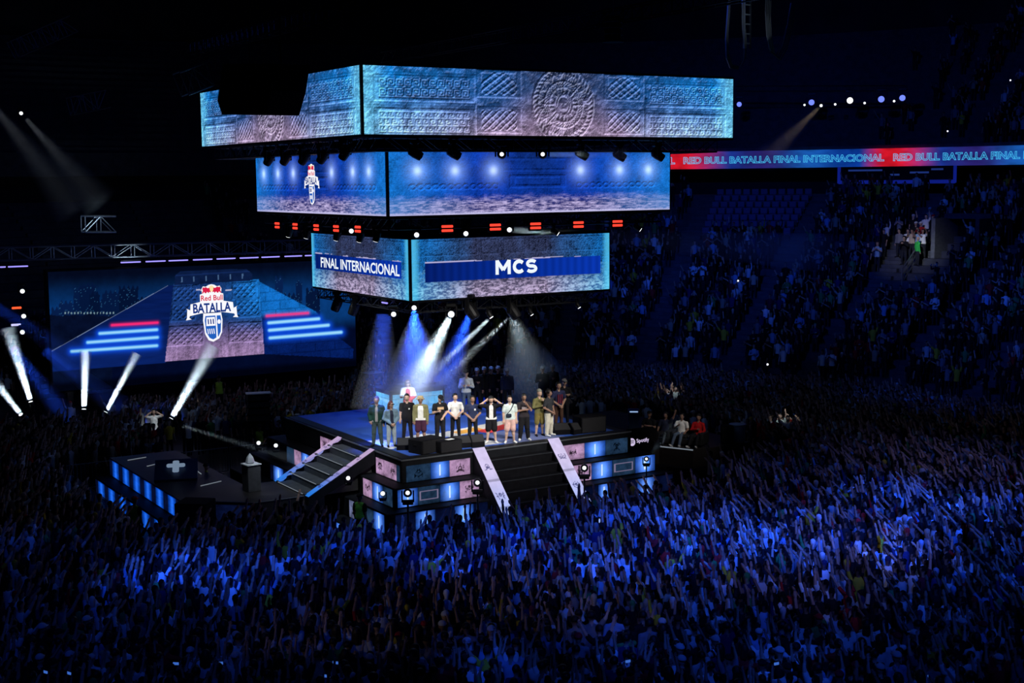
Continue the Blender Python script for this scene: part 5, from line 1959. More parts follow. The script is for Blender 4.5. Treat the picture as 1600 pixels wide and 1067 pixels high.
# people on the sofas and around the right platform
for ji, lab, tp, bt, sh, kw in ((0, 'seated judge in black with dark cap on the sofa nearest the stage', C_BLACK, C_BLACK, C_BLACK, dict(arms=('rest', 'fold'), hair=('cap', C_BLACK))),
                                      (1, 'seated judge with curly hair and dark shirt, arm along the sofa', cloth('navy_tee', (.02, .025, .05)), C_BLACK, C_BLACK, dict(arms=('rest', 'wave'), hair=('curly', HAIR_B))),
                                      (2, 'seated judge in white shirt and blue jeans with white shoes', C_WHITE, C_JEANS, C_WHITE, dict(arms=('clap', 'rest'), hair=('short', HAIR_B))),
                                      (3, 'seated judge in bright red top at the end of the sofas', cloth('bright_red', (.5, .012, .015)), C_BLACK, C_WHITE, dict(arms=('fold', 'rest'), hair=('beanie', C_BLACK)))):
    bx, by = SC0 + SDIR * (-1.08 + .72 * ji) + np.array([math.sin(-1.0), -math.cos(-1.0)]) * .02
    person(lab, (bx, by, PZ - .04), -1.0, tp, bt, sh, skin=1, sit=True, lean=.12, sleeves='long' if 'red' in lab else 'short', **kw)

VEST = mat('hi_vis', (.45, .62, .04), .7)
VEST_G = mat('hi_vis_green', (.10, .42, .06), .7)


def on_head(px, py, z):
    q = on_z(px, py, z)
    return (float(q[0]), float(q[1]))


for px, py, base, rz, col, lab in ((757, 752, 0, FACE + 3.1, VEST_G, 'security guard in green vest at the foot of the first glowing board'), (889, 735, 0, FACE + 3.0, VEST_G, 'security guard in green vest at the foot of the second glowing board'),
                                   (562, 772, 0, FACE + 2.6, VEST_G, 'security guard in green vest at the front left stage terraces'), (210, 777, 0, FACE + 2.7, VEST, 'guard in yellow vest and red cap beside the blue platform panels'),
                                   (363, 803, 0, FACE + 2.9, VEST_G, 'security guard in green vest below the left platform corner'), (405, 664, 0, FACE, VEST, 'guard in yellow vest standing near the silver ladder'),
                                   (342, 588, 1.2, FACE, VEST, 'guard in yellow vest high beside the right end of video wall'), (1575, 868, 0, FACE + 2.8, VEST_G, 'guard in green vest alone at the dark right edge of the crowd'),
                                   (322, 725, 0, FACE + 2.2, VEST, 'guard in yellow vest in shadow beyond the left platform')):
    hx, hy = on_head(px, py, base + 1.74)
    person(lab, (hx, hy, base), rz, col, C_BLACK, skin=1, hair=('cap', cloth('red_cap', (.4, .02, .03)) if 'red cap' in lab else C_BLACK), arms=('down', 'down') if px != 405 else ('rest', 'rest'), sleeves='vest', res=.028, group='security guards')

# crew among the gear behind the left stairs
for px, py, lab, ar, hr in ((418, 676, 'crew member in black leaning on the gear by the speaker array', ('reach', 'down'), 'short'), (447, 672, 'crew member with cap standing among flight cases', ('rest', 'rest'), 'cap'), (470, 664, 'crew member in blue light beside the small monitor', ('mic', 'down'), 'short'),
                            (437, 700, 'crew member clapping behind the left stairs nearest the pedestal', ('clap', 'rest'), 'curly'), (500, 640, 'crew member filming from the dark behind the left stage edge', ('phone', 'phone'), 'cap')):
    q = on_z(px, py, .5)
    person(lab, (float(q[0]), float(q[1]), 0), FACE + random.uniform(-.8, .8), C_BLACK if px != 470 else C_JEANS, C_BLACK, skin=0, hair=(hr, HAIR_B), arms=ar, sleeves='long', res=.03, group='crew among the gear')
# figure in white with a lamp added to brighten the dress
hx, hy = on_head(240, 640, 1.74)
person('figure in a long white dress with raised arms among the dark crowd', (hx, hy, 0), FACE + .3, C_WHITE, C_WHITE, C_WHITE, skin=2, hair=('long', HAIR_B), arms=('head', 'head'), skirt=True)
spot((hx + 1.5, hy - 9, 11), (hx, hy, 1.0), 3600, WHITE, 3.5, .5, .05)
# two bright figures caught by lamps at the far side
for px, py, lab, tp, ar in ((1038, 605, 'spectator in white top reaching forward, lit brightly behind the sofas', C_WHITE, ('reach', 'head')), (1055, 604, 'spectator with one pale arm raised, lit brightly behind the sofas', cloth('pale_green', (.55, .65, .6)), ('up', 'fold')),
                            (1219, 646, 'spectator in pale green with one arm up at the crowd edge', cloth('pale_green', (.55, .65, .6)), ('fold', 'up')), (1231, 650, 'spectator in white shirt lit brightly beyond the pale round table', C_WHITE, ('wave', 'rest')),
                            (1211, 650, 'spectator in red top beside the brightly lit pair', cloth('bright_red', (.5, .012, .015)), ('rest', 'rest'))):
    hx, hy = on_head(px, py, 1.95)
    person(lab, (hx, hy, .2), FACE + random.uniform(-.5, .5), tp, C_BLACK, skin=2, arms=ar, res=.028)
for px, py in ((1046, 612), (1224, 656)):
    hx, hy = on_head(px, py, 1.6)
    spot((hx - 4, hy - 8, 13), (hx, hy, 1.5), 6000, WHITE, 2.4, .6, .05)

# ------------------------------------------------------------------ audience
LAMP_CLEAR = [(*on_y(px_, py_, Y_)[:2], 1.5) for px_, py_, Y_ in ((50, 634, 21), (36, 652, 21), (131, 646, 20), (162, 650, 20), (264, 660, 17))]
LAMP_CLEAR += [(*on_y(px_, py_, Y_)[:2], 1.2) for px_, py_, Y_ in ((45, 625, 20), (28, 640, 20.5), (131, 650, 19), (166, 648, 19), (270, 655, 16), (240, 665, 15))]


def blocked(x, y):
    if SX0 - 3.0 < x < SX1 + 2.6 and SY0 - 3.5 < y < SY1 + 3.0:
        return True
    if -13.9 < x < -5 and -4.0 < y < 9.8:
        return True
    if 4 < x < 13.6 and -5.6 < y < 8.0:
        return True
    if -9.0 < x < 1.5 and 5 < y < 13.2:
        return True
    for lx, ly, lr in LAMP_CLEAR:
        if (x - lx) ** 2 + (y - ly) ** 2 < lr * lr:
            return True
    return y > VW_Y - 1.2 and VX0 - 3 < x < VX1 + .6


def stand_z(R):
    if R < LOW_R:
        return 0.0
    if R < LOW_R + LOW_RUN * LOW_N:
        return LOW_Z + LOW_RISE * int((R - LOW_R) / LOW_RUN)
    if R < UP_R:
        return LOW_Z + LOW_RISE * LOW_N
    return UP_Z + UP_RISE * min(UP_N, int((R - UP_R) / UP_RUN))


def on_stand(px, py, lift=0.0):
    d = CF + CR * (px - 800) / F_PX + CU * (533.5 - py) / F_PX
    t = 55.0
    while t < 125:
        q = CAM + d * t
        if q[2] < stand_z(math.hypot(q[0], q[1])) + lift:
            break
        t += .05
    return q


def face_stage(x, y, jit=0.0):
    return math.atan2(-x, y) + jit


TOPS = (('black', (.010, .010, .013), .46), ('white', (.75, .75, .74), .22), ('grey', (.20, .20, .22), .08), ('navy', (.02, .03, .10), .07), ('sky blue', (.25, .42, .62), .06),
        ('red', (.42, .02, .02), .05), ('yellow', (.60, .42, .03), .02), ('green', (.05, .25, .08), .03), ('beige', (.48, .38, .27), .03), ('maroon', (.12, .015, .03), .02))
TOP_P = np.array([t[2] for t in TOPS]) / sum(t[2] for t in TOPS)

# candidates on the floor
cand = []
row = 0
y = -27.8
while y < 28:
    x = -27.8 + (.31 if row % 2 else 0)
    while x < 28:
        jx, jy = x + random.uniform(-.16, .16), y + random.uniform(-.14, .14)
        if jx * jx + jy * jy < 27.9 ** 2 and not blocked(jx, jy):
            cand.append((jx, jy))
        x += .62
    y += .56
    row += 1
cand = np.array(cand)
pj = project(np.column_stack([cand, np.full(len(cand), 1.65)]))
keep = (pj[:, 0] > -300) & (pj[:, 0] < 1950) & (pj[:, 1] < 1200) & (pj[:, 2] > 5)
cand, pj = cand[keep], pj[keep]
inframe = (pj[:, 0] > 4) & (pj[:, 0] < 1596) & (pj[:, 1] < 1062)
order = np.argsort(np.where(inframe, pj[:, 2], 1e6))
near = order[:300]
rest = np.setdiff1d(np.arange(len(cand)), near)

TINT = object_tint_mat('crowd_top')
PANTS = cloth('dark_trousers', (.02, .022, .03))
POSES = [(('up', 'up'), 'both arms raised'), (('reach', 'down'), 'one arm reaching forward'), (('down', 'up'), 'one arm raised'), (('down', 'down'), 'arms down'),
         (('phone', 'phone'), 'hands held up'), (('wave', 'wave'), 'arms spread wide'), (('clap', 'clap'), 'clapping hands'), (('reach', 'reach'), 'both arms forward')]
protos = []
for i, (ar, ph_) in enumerate(POSES):
    me, hd, tips = body_mesh(.036, [SKINS[i % 3], TINT, PANTS, C_BLACK, HAIR_B, EYE_M], True, arms=ar, sleeves='long' if i in (3, 6) else 'short', fat=1.0 + .12 * (i % 3), baggy=1.15)
    me.name = 'spectator'
    protos.append((me, ph_, tips))
_, _, HD0 = body_prims()
HAIRS = [('short', hair_mesh('short', HD0, HAIR_B, .024), 'short dark hair'), ('long', hair_mesh('long', HD0, mat('hair_brown', (.03, .016, .01), .5), .024), 'long hair'),
         ('cap', hair_mesh('cap', HD0, mat('cap_white', (.6, .6, .6), .8), .024), 'white cap'), ('cap', hair_mesh('cap', HD0, C_BLACK, .024), 'black cap'), ('curly', hair_mesh('curly', HD0, HAIR_B, .024), 'bushy hair'), ('cap', hair_mesh('cap', HD0, cloth('red_cap', (.4, .02, .03)), .024), 'red cap')]
HP = np.array([.45, .2, .1, .12, .1, .03])
COLS = ('far left', 'left', 'inner left', 'centre left', 'centre right', 'inner right', 'right', 'far right')
ROWS = ('nearest row', 'second row', 'third row', 'fourth row', 'fifth row', 'sixth row')
ds = pj[near, 2]
used = set()
phone_spots = []
for n_, i in enumerate(near):
    x, y = cand[i]
    rw = ROWS[min(5, int((pj[i, 2] - ds.min()) / (ds.max() - ds.min() + 1e-6) * 6))]
    cl = COLS[min(7, max(0, int(pj[i, 0] / 200)))]
    for _ in range(60):
        pi_ = int(RNG.choice(len(POSES), p=[.16, .16, .18, .2, .12, .06, .06, .06]))
        ti_ = int(RNG.choice(len(TOPS), p=TOP_P))
        hi_ = int(RNG.choice(len(HAIRS), p=HP / HP.sum()))
        lab = '%s top, %s, %s, %s, %s' % (TOPS[ti_][0], HAIRS[hi_][2], protos[pi_][1].replace('with ', ''), rw, cl)
        lab = 'spectator, ' + lab
        if lab not in used:
            break
    used.add(lab)
    o = bpy.data.objects.new('person', protos[pi_][0])
    link(o)
    sc = random.uniform(.92, 1.05)
    o.location = (x, y, 0)
    o.scale = (sc, sc, sc)
    o.rotation_euler = (0, 0, face_stage(x, y, random.uniform(-.35, .35)))
    c = np.array(TOPS[ti_][1]) * random.uniform(.75, 1.2)
    o.color = (*c, 1)
    tag(o, lab, 'person', 'spectators nearest on the floor')
    h_ = link(bpy.data.objects.new('hat' if HAIRS[hi_][0] == 'cap' else 'hair', HAIRS[hi_][1]), o)
    if pi_ == 4 and len(phone_spots) < 10:
        phone_spots.append((o, protos[pi_][2], pj[i]))

# smartphones held up by the nearest spectators
ph_body = mat('phone_black', (.01, .01, .012), .25)
ph_scr = glow('phone_screen', (56, 100, 190), 1.0)
for k, (o, tips, pp) in enumerate(phone_spots):
    mid = (Vector(tips[0][0]) + Vector(tips[1][0])) / 2 + Vector((0, -.03, .06))
    q = o.location + Matrix.Rotation(o.rotation_euler[2], 3, 'Z') @ (mid * o.scale[0])
    r_ = thing('smartphone', 'glowing smartphone held by ' + ' '.join(o['label'].split(', ')[i] for i in (0, 1, 2, 4, 5)), 'phone', q, o.rotation_euler[2], 'phones held up in the crowd')
    boxed('body', ph_body, r_, (0, 0, 0), (.15, .009, .075), 0, .003)
    boxed('screen', ph_scr, r_, (0, .006, 0), (.135, .003, .064))


# ---- the uncounted rest of the audience: one mesh on the floor, one in the stands
def lp_template(arms, long_sleeve):
    v, f, z = [], [], []

    def ring(rings, n, zone, cap=True):
        b = len(v)
        for (c, rx, ry) in rings:
            for i in range(n):
                w = 2 * PI * i / n + .3
                v.append((c[0] + rx * math.cos(w), c[1] + ry * math.sin(w), c[2]))
                z.append(zone)
        for k in range(len(rings) - 1):
            for i in range(n):
                j = (i + 1) % n
                f.append((b + k * n + i, b + k * n + j, b + (k + 1) * n + j, b + (k + 1) * n + i))
        if cap:
            t = b + (len(rings) - 1) * n
            f.append(tuple(t + i for i in range(n)) if n == 4 else (t, t + 1, t + 2, t + 3))
            if n > 4:
                f.append((t + 3, t + 4, t + (5 if n > 5 else 0), t) if n > 5 else (t + 3, t + 4, t, t))
    ring([((0, 0, .86), .17, .125), ((0, 0, 1.08), .155, .115), ((0, 0, 1.33), .20, .12), ((0, .0, 1.46), .10, .075)], 6, TOP)
    ring([((0, 0, 1.44), .05, .05), ((0, -.01, 1.56), .062, .075), ((0, -.005, 1.65), .085, .10), ((0, .0, 1.73), .070, .08), ((0, 0, 1.765), .02, .02)], 6, SKIN)
    nh = len(v)
    for i in range(nh - 30, nh):
        if v[i][2] > 1.70 or (v[i][1] > .02 and v[i][2] > 1.5):
            z[i] = HAIRZ
    for s in (-1, 1):
        ring([((s * .10, 0, .88), .085, .09), ((s * .11, 0, .5), .07, .07), ((s * .12, 0, .04), .055, .07)], 4, BOTTOM, False)

    def limb(a, b, ra, rb, zone):
        a, b = Vector(a), Vector(b)
        d = (b - a).normalized()
        s_ = d.orthogonal().normalized()
        t_ = d.cross(s_)
        base = len(v)
        for c, r in ((a, ra), (b, rb)):
            for i in range(4):
                w = PI / 2 * i
                v.append(tuple(c + s_ * r * math.cos(w) + t_ * r * math.sin(w)))
                z.append(zone)
        for i in range(4):
            j = (i + 1) % 4
            f.append((base + i, base + j, base + 4 + j, base + 4 + i))
        f.append((base + 4, base + 5, base + 6, base + 7))
    for s, nm in ((-1, arms[0]), (1, arms[1])):
        S = Vector((s * .20, .005, 1.38))
        e, w = ARMS[nm]
        E = S + Vector((s * e[0], e[1], e[2]))
        Wp = S + Vector((s * w[0], w[1], w[2]))
        limb(S, E, .062, .052, TOP)
        limb(E, Wp, .048, .036, TOP if long_sleeve else SKIN)
        dd = (Wp - E).normalized()
        limb(Wp, Wp + dd * .09, .034, .05, SKIN)
        limb(Wp + dd * .09, Wp + dd * .17, .045, .022, SKIN)
    tri = []
    for q in f:
        q = [i for k, i in enumerate(q) if i not in q[:k]]
        tri.append((q[0], q[1], q[2]))
        if len(q) == 4:
            tri.append((q[0], q[2], q[3]))
    return np.array(v), np.array(tri), np.array(z)


LPT = [lp_template(ar, ls) for ar, ls in ((('up', 'up'), False), (('reach', 'reach'), False), (('reach', 'down'), False), (('down', 'up'), True), (('down', 'up'), False), (('down', 'down'), False), (('phone', 'phone'), True), (('clap', 'clap'), False), (('wave', 'down'), False), (('down', 'down'), True), (('fold', 'rest'), True))]
SKIN_C = np.array([(.44, .27, .19), (.30, .17, .12), (.58, .38, .29)])


def crowd_mesh(name, places, probs, tops_p):
    """places: [(x, y, z, rz)]"""
    Vs, Fs, Cs = [], [], []
    off = 0
    probs = np.array(probs, float)
    probs /= probs.sum()
    tp = RNG.choice(len(LPT), size=len(places), p=probs)
    cl = RNG.choice(len(TOPS), size=len(places), p=tops_p)
    tops = np.array([t[1] for t in TOPS])
    for (x, y, z, rz), t, c in zip(places, tp, cl):
        v, f, zn = LPT[t]
        s = random.uniform(.92, 1.06)
        ca, sa = math.cos(rz) * s, math.sin(rz) * s
        w = np.column_stack([v[:, 0] * ca - v[:, 1] * sa + x, v[:, 0] * sa + v[:, 1] * ca + y, v[:, 2] * s + z])
        k = random.uniform(.7, 1.25)
        pal = np.array([SKIN_C[random.randrange(3)], tops[c] * k, (.02, .022, .03), (.02, .02, .02), (.008, .007, .007) if random.random() < .82 else tops[random.randrange(len(TOPS))]])
        Vs.append(w)
        Fs.append(f + off)
        Cs.append(pal[zn])
        off += len(v)
    V = np.concatenate(Vs)
    Fc = np.concatenate(Fs)
    Cc = np.concatenate(Cs)
    me = bpy.data.meshes.new(name)
    me.vertices.add(len(V))
    me.vertices.foreach_set('co', V.reshape(-1).astype(np.float32))
    me.loops.add(Fc.size)
    me.loops.foreach_set('vertex_index', Fc.reshape(-1).astype(np.int32))
    me.polygons.add(len(Fc))
    me.polygons.foreach_set('loop_start', np.arange(0, Fc.size, 3, dtype=np.int32))
    me.update(calc_edges=True)
    at = me.attributes.new('tint', 'FLOAT_COLOR', 'POINT')
    c4 = np.ones((len(V), 4), np.float32)
    c4[:, :3] = Cc
    at.data.foreach_set('color', c4.reshape(-1))
    me.materials.append(attr_mat('crowd_cloth', 'tint'))
    return link(bpy.data.objects.new(name, me))


pl_floor = [(cand[i][0], cand[i][1], 0.0, face_stage(*cand[i], random.uniform(-.4, .4))) for i in rest]
o = crowd_mesh('audience', pl_floor, (.13, .13, .13, .06, .14, .17, .06, .05, .06, .05, .02), TOP_P)
tag(o, 'dense standing audience with raised arms filling the arena floor', 'crowd', kind='stuff')

STAND_P = TOP_P.copy()
STAND_P[0] += .18
STAND_P[1] *= .32
STAND_P /= STAND_P.sum()
EMPTY = (29.3, 37.7, 17, 23)          # block of empty seats: angles and rows
stand_places = []
for k in range(LOW_N):
    R = LOW_R + LOW_RUN * (k + .62)
    z = LOW_Z + LOW_RISE * k
    n = int(2 * PI * R / .60)
    for i in range(n):
        deg = 360.0 * i / n - 60
        if not (-34 < deg < 122):
            continue
        dd = min(abs(deg - a) for a in AISLES)
        if math.radians(dd) * R < .75:
            continue
        if EMPTY[0] < deg < EMPTY[1] and EMPTY[2] <= k <= EMPTY[3]:
            continue
        if k > 14 and deg > 39 and random.random() < .55:
            continue
        if 13.0 < deg < 18.2 and 9 <= k <= 18:
            continue                     # vomitory and the lit group
        if 18.2 <= deg < 24.5 and 13 <= k <= 19 and random.random() < .5:
            continue
        if random.random() < .16:
            continue
        a = math.radians(deg)
        x, y = R * math.cos(a), R * math.sin(a)
        if y > VW_Y + 1 and x < VX1 - 1 and z > 4:
            continue
        p = project((x, y, z + 1.3))
        if -250 < p[0] < 1900:
            stand_places.append((x, y, z, face_stage(x, y, random.uniform(-.3, .3))))
for k in range(UP_N):
    R = UP_R + UP_RUN * (k + .62)
    z = UP_Z + UP_RISE * k
    n = int(2 * PI * R / .62)
    for i in range(n):
        deg = 360.0 * i / n - 60
        if not (-10 < deg < 26) or min(abs(deg - a) for a in AISLES) < 1.0:
            continue
        if random.random() < (.45 if deg < 21 else .9):
            continue
        a = math.radians(deg)
        x, y = R * math.cos(a), R * math.sin(a)
        p = project((x, y, z + 1.3))
        if -30 < p[0] < 1630 and p[1] > -20:
            stand_places.append((x, y, z, face_stage(x, y, random.uniform(-.3, .3))))
o = crowd_mesh('stand_audience', stand_places, (.06, .05, .08, .06, .08, .2, .08, .14, .05, .12, .1), STAND_P)
tag(o, 'audience standing in the steep rows of the lower and upper stands', 'crowd', kind='stuff')

# empty folding seats in the upper rows
SEAT = mat('seat_plastic', (.10, .10, .22), .45)
SEAT_F = mat('seat_frame', (.05, .05, .06), .5, .5)
seat0 = None
for k in range(EMPTY[2], EMPTY[3] + 1):
    R = LOW_R + LOW_RUN * (k + .7)
    nseat = int(math.radians(EMPTY[1] - EMPTY[0]) * R / .58)
    for i in range(nseat):
        a = math.radians(EMPTY[0] + (EMPTY[1] - EMPTY[0]) * (i + .5) / nseat)
        loc = (R * math.cos(a), R * math.sin(a), LOW_Z + LOW_RISE * k)
        if seat0 is None:
            seat0 = thing('stadium_seat', 'empty folded seat in the vacant block near the top of the lower stand', 'seat', loc, a + PI / 2, 'empty seats in the lower stand')
            boxed('backrest', SEAT, seat0, (0, -.14, .62), (.46, .05, .38), 0, .02)
            boxed('seat_pan', SEAT, seat0, (0, .0, .45), (.44, .10, .36), 0, .02)
            boxed('bracket', SEAT_F, seat0, (0, -.05, .18), (.3, .08, .36))
            seat0.rotation_euler = (0, 0, a - PI / 2)
            continue
        s_ = copy_tree(seat0)
        s_.location = loc
        s_.rotation_euler = (0, 0, a - PI / 2)

# ---- brightly lit group beside the stand stairs
base_q = on_stand(1445, 392)
for px, py, ti_, pi_ in ((1446, 372, 1, 2), (1452, 362, 2, 3), (1438, 382, 5, 6), (1430, 390, 0, 3), (1424, 398, 8, 4), (1418, 394, 1, 3), (1412, 404, 0, 6), (1404, 402, 2, 3), (1441, 395, 1, 7), (1434, 402, 4, 4), (1426, 376, 0, 2), (1457, 378, 0, 3)):
    q = on_stand(px, py + 10)
    R = math.hypot(q[0], q[1])
    o = bpy.data.objects.new('person', protos[pi_][0])
    link(o)
    o.location = (q[0], q[1], stand_z(R))
    o.rotation_euler = (0, 0, face_stage(q[0], q[1], random.uniform(-.3, .3)))
    o.color = (*TOPS[ti_][1], 1)
    hi_ = (px * 7 + py) % len(HAIRS)
    tag(o, 'lit spectator, %s top, %s, %s, beside the stand stairs' % (TOPS[ti_][0], HAIRS[hi_][2], protos[pi_][1].replace('with ', '')), 'person', 'lit group beside the stand stairs')
    link(bpy.data.objects.new('hat' if HAIRS[hi_][0] == 'cap' else 'hair', HAIRS[hi_][1]), o)
spot((10, -6, 23), tuple(on_stand(1430, 398)), 17000, (1.0, .97, .92), 3.4, 1.0, .1)
q = on_stand(1433, 416)
o = bpy.data.objects.new('person', protos[3][0])
link(o)
o.location = (q[0], q[1], stand_z(math.hypot(q[0], q[1])))
o.rotation_euler = (0, 0, face_stage(q[0], q[1], 2.5))
o.color = (.04, .5, .08, 1)
tag(o, 'steward in bright green vest at the foot of the lit stand stairs', 'person')
# handrail along the aisle and the vomitory beside it
spot((10, -6, 23), tuple(on_stand(1452, 402)), 16000, (.85, .95, 1.0), 1.6, .8, .1)
rl = thing('stair_railing', 'pale steel handrail climbing the stand beside the lit group', 'railing', (0, 0, 0))
pa, pb = on_stand(1409, 450), on_stand(1478, 345)
pa, pb = Vector(pa), Vector(pb)
n = 9
for k in range(n + 1):
    p = pa.lerp(pb, k / n)
    MB().tube(p, p + Vector((0, 0, 1.15)), .045, .045, 6).build('post', STEEL, rl)
for hgt in (.35, .7, 1.12):
    MB().tube(pa + Vector((0, 0, hgt)), pb + Vector((0, 0, hgt)), .05, .05, 6).build('rail', STEEL, rl)
vm = on_stand(1500, 395)
va = math.atan2(vm[1], vm[0])
vR = math.hypot(vm[0], vm[1])
vo = bpy.data.objects.new('stand_portal', None)
vo.location = (vm[0], vm[1], stand_z(vR) - .4)
vo.rotation_euler = (0, 0, va)
link(vo)
tag(vo, 'dark entrance portal cut into the stand with a lit concrete wall', kind='structure')
boxed('wall_panel', mat('portal_wall_lit', (.14, .15, .16), .8, noise=.2), vo, (.6, 1.3, 1.2), (3.0, .25, 2.4))  # paler than the opposite wall, light on it is put into the colour
boxed('wall_panel', CONCRETE, vo, (.6, -1.5, 1.2), (3.0, .25, 2.4))
boxed('lintel', CONCRETE, vo, (1.4, -.1, 2.5), (1.6, 3.0, .3))
boxed('doorway_darkness', BLACK, vo, (2.0, -.1, 1.2), (.2, 2.7, 2.4))  # black panel painted for the shade inside the opening

# ------------------------------------------------------------------ stage lamps
LENS_W = glow('lens_white', (245, 250, 255), 1.6)
LENS_B = glow('lens_blue', (110, 130, 255), 1.3)
LENS_D = mat('lens_dark', (.02, .02, .03), .1)
HEADM = mat('lamp_black', (.010, .010, .012), .45, .3)
lamp_protos = {}


def moving_head(loc, aim, label, lens='w', hang=True, group=None, s=1.0, ls=1.0):
    """base, yoke and tilting head with a lens; hangs from a truss or stands on the floor"""
    r_ = thing('moving_light', label, 'light', loc, 0, group)
    d = Vector(aim) - Vector(loc)
    rz = math.atan2(d.y, d.x) + PI / 2
    r_.rotation_euler = (0, 0, rz)
    r_.scale = (s, s, s)
    sg = 1 if hang else -1
    if 'parts' not in lamp_protos:
        lamp_protos['base'] = MB().box((0, 0, .33), (.36, .26, .12), 0, 0, .02).mesh('base', HEADM)
        y_ = MB()
        for sx in (-1, 1):
            y_.box((sx * .19, 0, .12), (.05, .12, .40), 0, 0, .015)
        y_.box((0, 0, .27), (.42, .14, .05))
        lamp_protos['yoke'] = y_.mesh('yoke', HEADM)
        lamp_protos['head'] = MB().lathe([(.08, .20), (.14, .14), (.15, -.02), (.135, -.2), (.125, -.235)], 14, 0, (0, 0, 0), 'y').mesh('head', HEADM)
        for k, m in (('w', LENS_W), ('b', LENS_B), ('d', LENS_D)):
            lamp_protos['lens_' + k] = MB().lathe([(.115, -.235), (.10, -.252), (.04, -.258)], 14, 0, (0, 0, 0), 'y').mesh('lens', m)
        lamp_protos['parts'] = 1
    b = link(bpy.data.objects.new('base', lamp_protos['base']), r_)
    y_ = link(bpy.data.objects.new('yoke', lamp_protos['yoke']), r_)
    if not hang:
        b.scale = y_.scale = (1, 1, -1)
    h = link(bpy.data.objects.new('head', lamp_protos['head']), r_)
    h.rotation_euler = (math.atan2(d.z, math.hypot(d.x, d.y)) * -1, 0, 0)
    l = link(bpy.data.objects.new('lens', lamp_protos['lens_' + lens]), h)
    l.scale = (ls, 1, ls)
    return r_


def toward_cam(p, k=1.0):
    return tuple(np.asarray(p) + (CAM - np.asarray(p)) * k)


def strobe(p, rz, label, w=.46, group=None):
    r_ = thing('strobe_panel', label, 'light', p, rz, group)
    boxed('housing', HEADM, r_, (0, .06, 0), (w + .08, .1, .34), 0, .02)
    red = glow('strobe_red', (255, 62, 46), 1.5)
    for z in (-.07, .07):
        boxed('tube', red, r_, (0, -.0, z), (w, .04, .085), 0, .015)
    MB().tube((0, .06, .17), (0, .06, .42), .02).build('clamp', HEADM, r_)


names = 'first second third fourth fifth sixth seventh eighth'.split()
hs1 = TIERS[1][0]
for i, x in enumerate((699, 774, 837, 904, 965)):
    strobe(on_y(x, 357 - (x - 699) * .030, -hs1 - .05), 0, 'red glowing strobe under the middle screen, right side, %s from the cube corner' % names[i], .44)
for i, (x, y) in enumerate(((559, 358), (525, 357), (494, 355.5), (461, 353.5), (433, 352))):
    strobe(on_x(x, y, -hs1 - .05), -PI / 2, 'red glowing strobe under the middle screen, left side, %s from the cube corner' % names[i], .44)

# lamps on the truss between top and middle tiers
for i, (x, y, k) in enumerate(((648, 239, 'd'), (708, 239, 'd'), (784, 241, 'w'), (848, 241, 'w'), (908, 240, 'd'), (967, 242, 'w'), (1027, 242, 'w'))):
    p = on_y(x, y, -7.15)
    moving_head(p, toward_cam(p) if k == 'w' and x < 900 else p + np.array([1.5, -.6, -1.0]), '%s moving light before the middle screen, %s from cube corner on right side' % ('lit' if k == 'w' else 'dark', names[i]), k, s=1.1, ls=.55)
for i, (x, y, k) in enumerate(((540, 238, 'd'), (505, 244, 'w'), (476, 246, 'w'), (447, 247, 'w'), (421, 248, 'd'))):
    p = on_x(x, y, -7.15)
    moving_head(p, p + np.array([-.5, 1.2, -1.5]), '%s moving light before the middle screen, %s from cube corner on left side' % ('lit' if k == 'w' else 'dark', names[i]), k, s=1.1, ls=.6)
# lamps on the truss under the middle tier
for i, (x, y, k) in enumerate(((651, 367, 1), (728, 365, 1), (796, 359, 1), (866, 361, 0), (995, 355, 0))):
    p = on_y(x, y, -5.75)
    moving_head(p, toward_cam(p) if k else p + np.array([.9, -.7, -.8]), 'lit moving light above the lowest screen, %s from cube corner on right side' % names[i], 'w', s=.72)
for i, (x, y, k) in enumerate(((589, 368, 0), (563, 369, 0), (549, 361, 1), (527, 367, 0), (480, 364, 0), (452, 362, 0))):
    p = on_x(x, y, -5.75)
    moving_head(p, toward_cam(p) if k else p + np.array([-.25, .45, -1.5]), 'lit moving light above the lowest screen, %s from cube corner on left side' % names[i], 'w', s=.85 if k == 0 else .7)
# lamps under the lowest tier
for x, y, k, s, lab in ((615, 491, 'w', .75, 'small bright moving light under the lowest screen, left of cube corner'), (647, 481, 'w', .75, 'small bright moving light exactly under the cube corner'),
                        (705, 491, 'w', 1.0, 'brightest moving light under the lowest screen with the strongest beam'), (735, 484, 'd', 1.5, 'large dark moving light under the lowest screen, nearest the bright one'),
                        (764, 490, 'w', .7, 'lit moving light between two large dark ones under the lowest screen'), (800, 484, 'd', 1.5, 'large dark moving light under the lowest screen, farther right'),
                        (828, 487, 'w', .6, 'small lit moving light under the right half of lowest screen'), (902, 476, 'w', .6, 'small lit moving light under the far right end of lowest screen')):
    p = on_y(x, y, -4.15)
    moving_head(p, toward_cam(p) if x < 720 else p + np.array([.5, -.7, -1.2]), lab, k, s=s)
for x, y, lab in ((527, 474, 'dark moving light under the lowest screen, far along its left side'), (554, 480, 'dark moving light under the lowest screen, middle of its left side')):
    p = on_x(x, y, -4.15)
    moving_head(p, p + np.array([-.6, .3, -1.6]), lab, 'd', s=1.3)
p = on_x(601, 473, -4.3)
r_ = thing('light_bar', 'short violet light bar under the lowest screen near its corner', 'light', p, PI / 2)
boxed('housing', HEADM, r_, (0, 0, .08), (.5, .1, .1), 0, .02)
boxed('tube', bar_on, r_, (0, 0, 0), (.46, .06, .06), 0, .02)

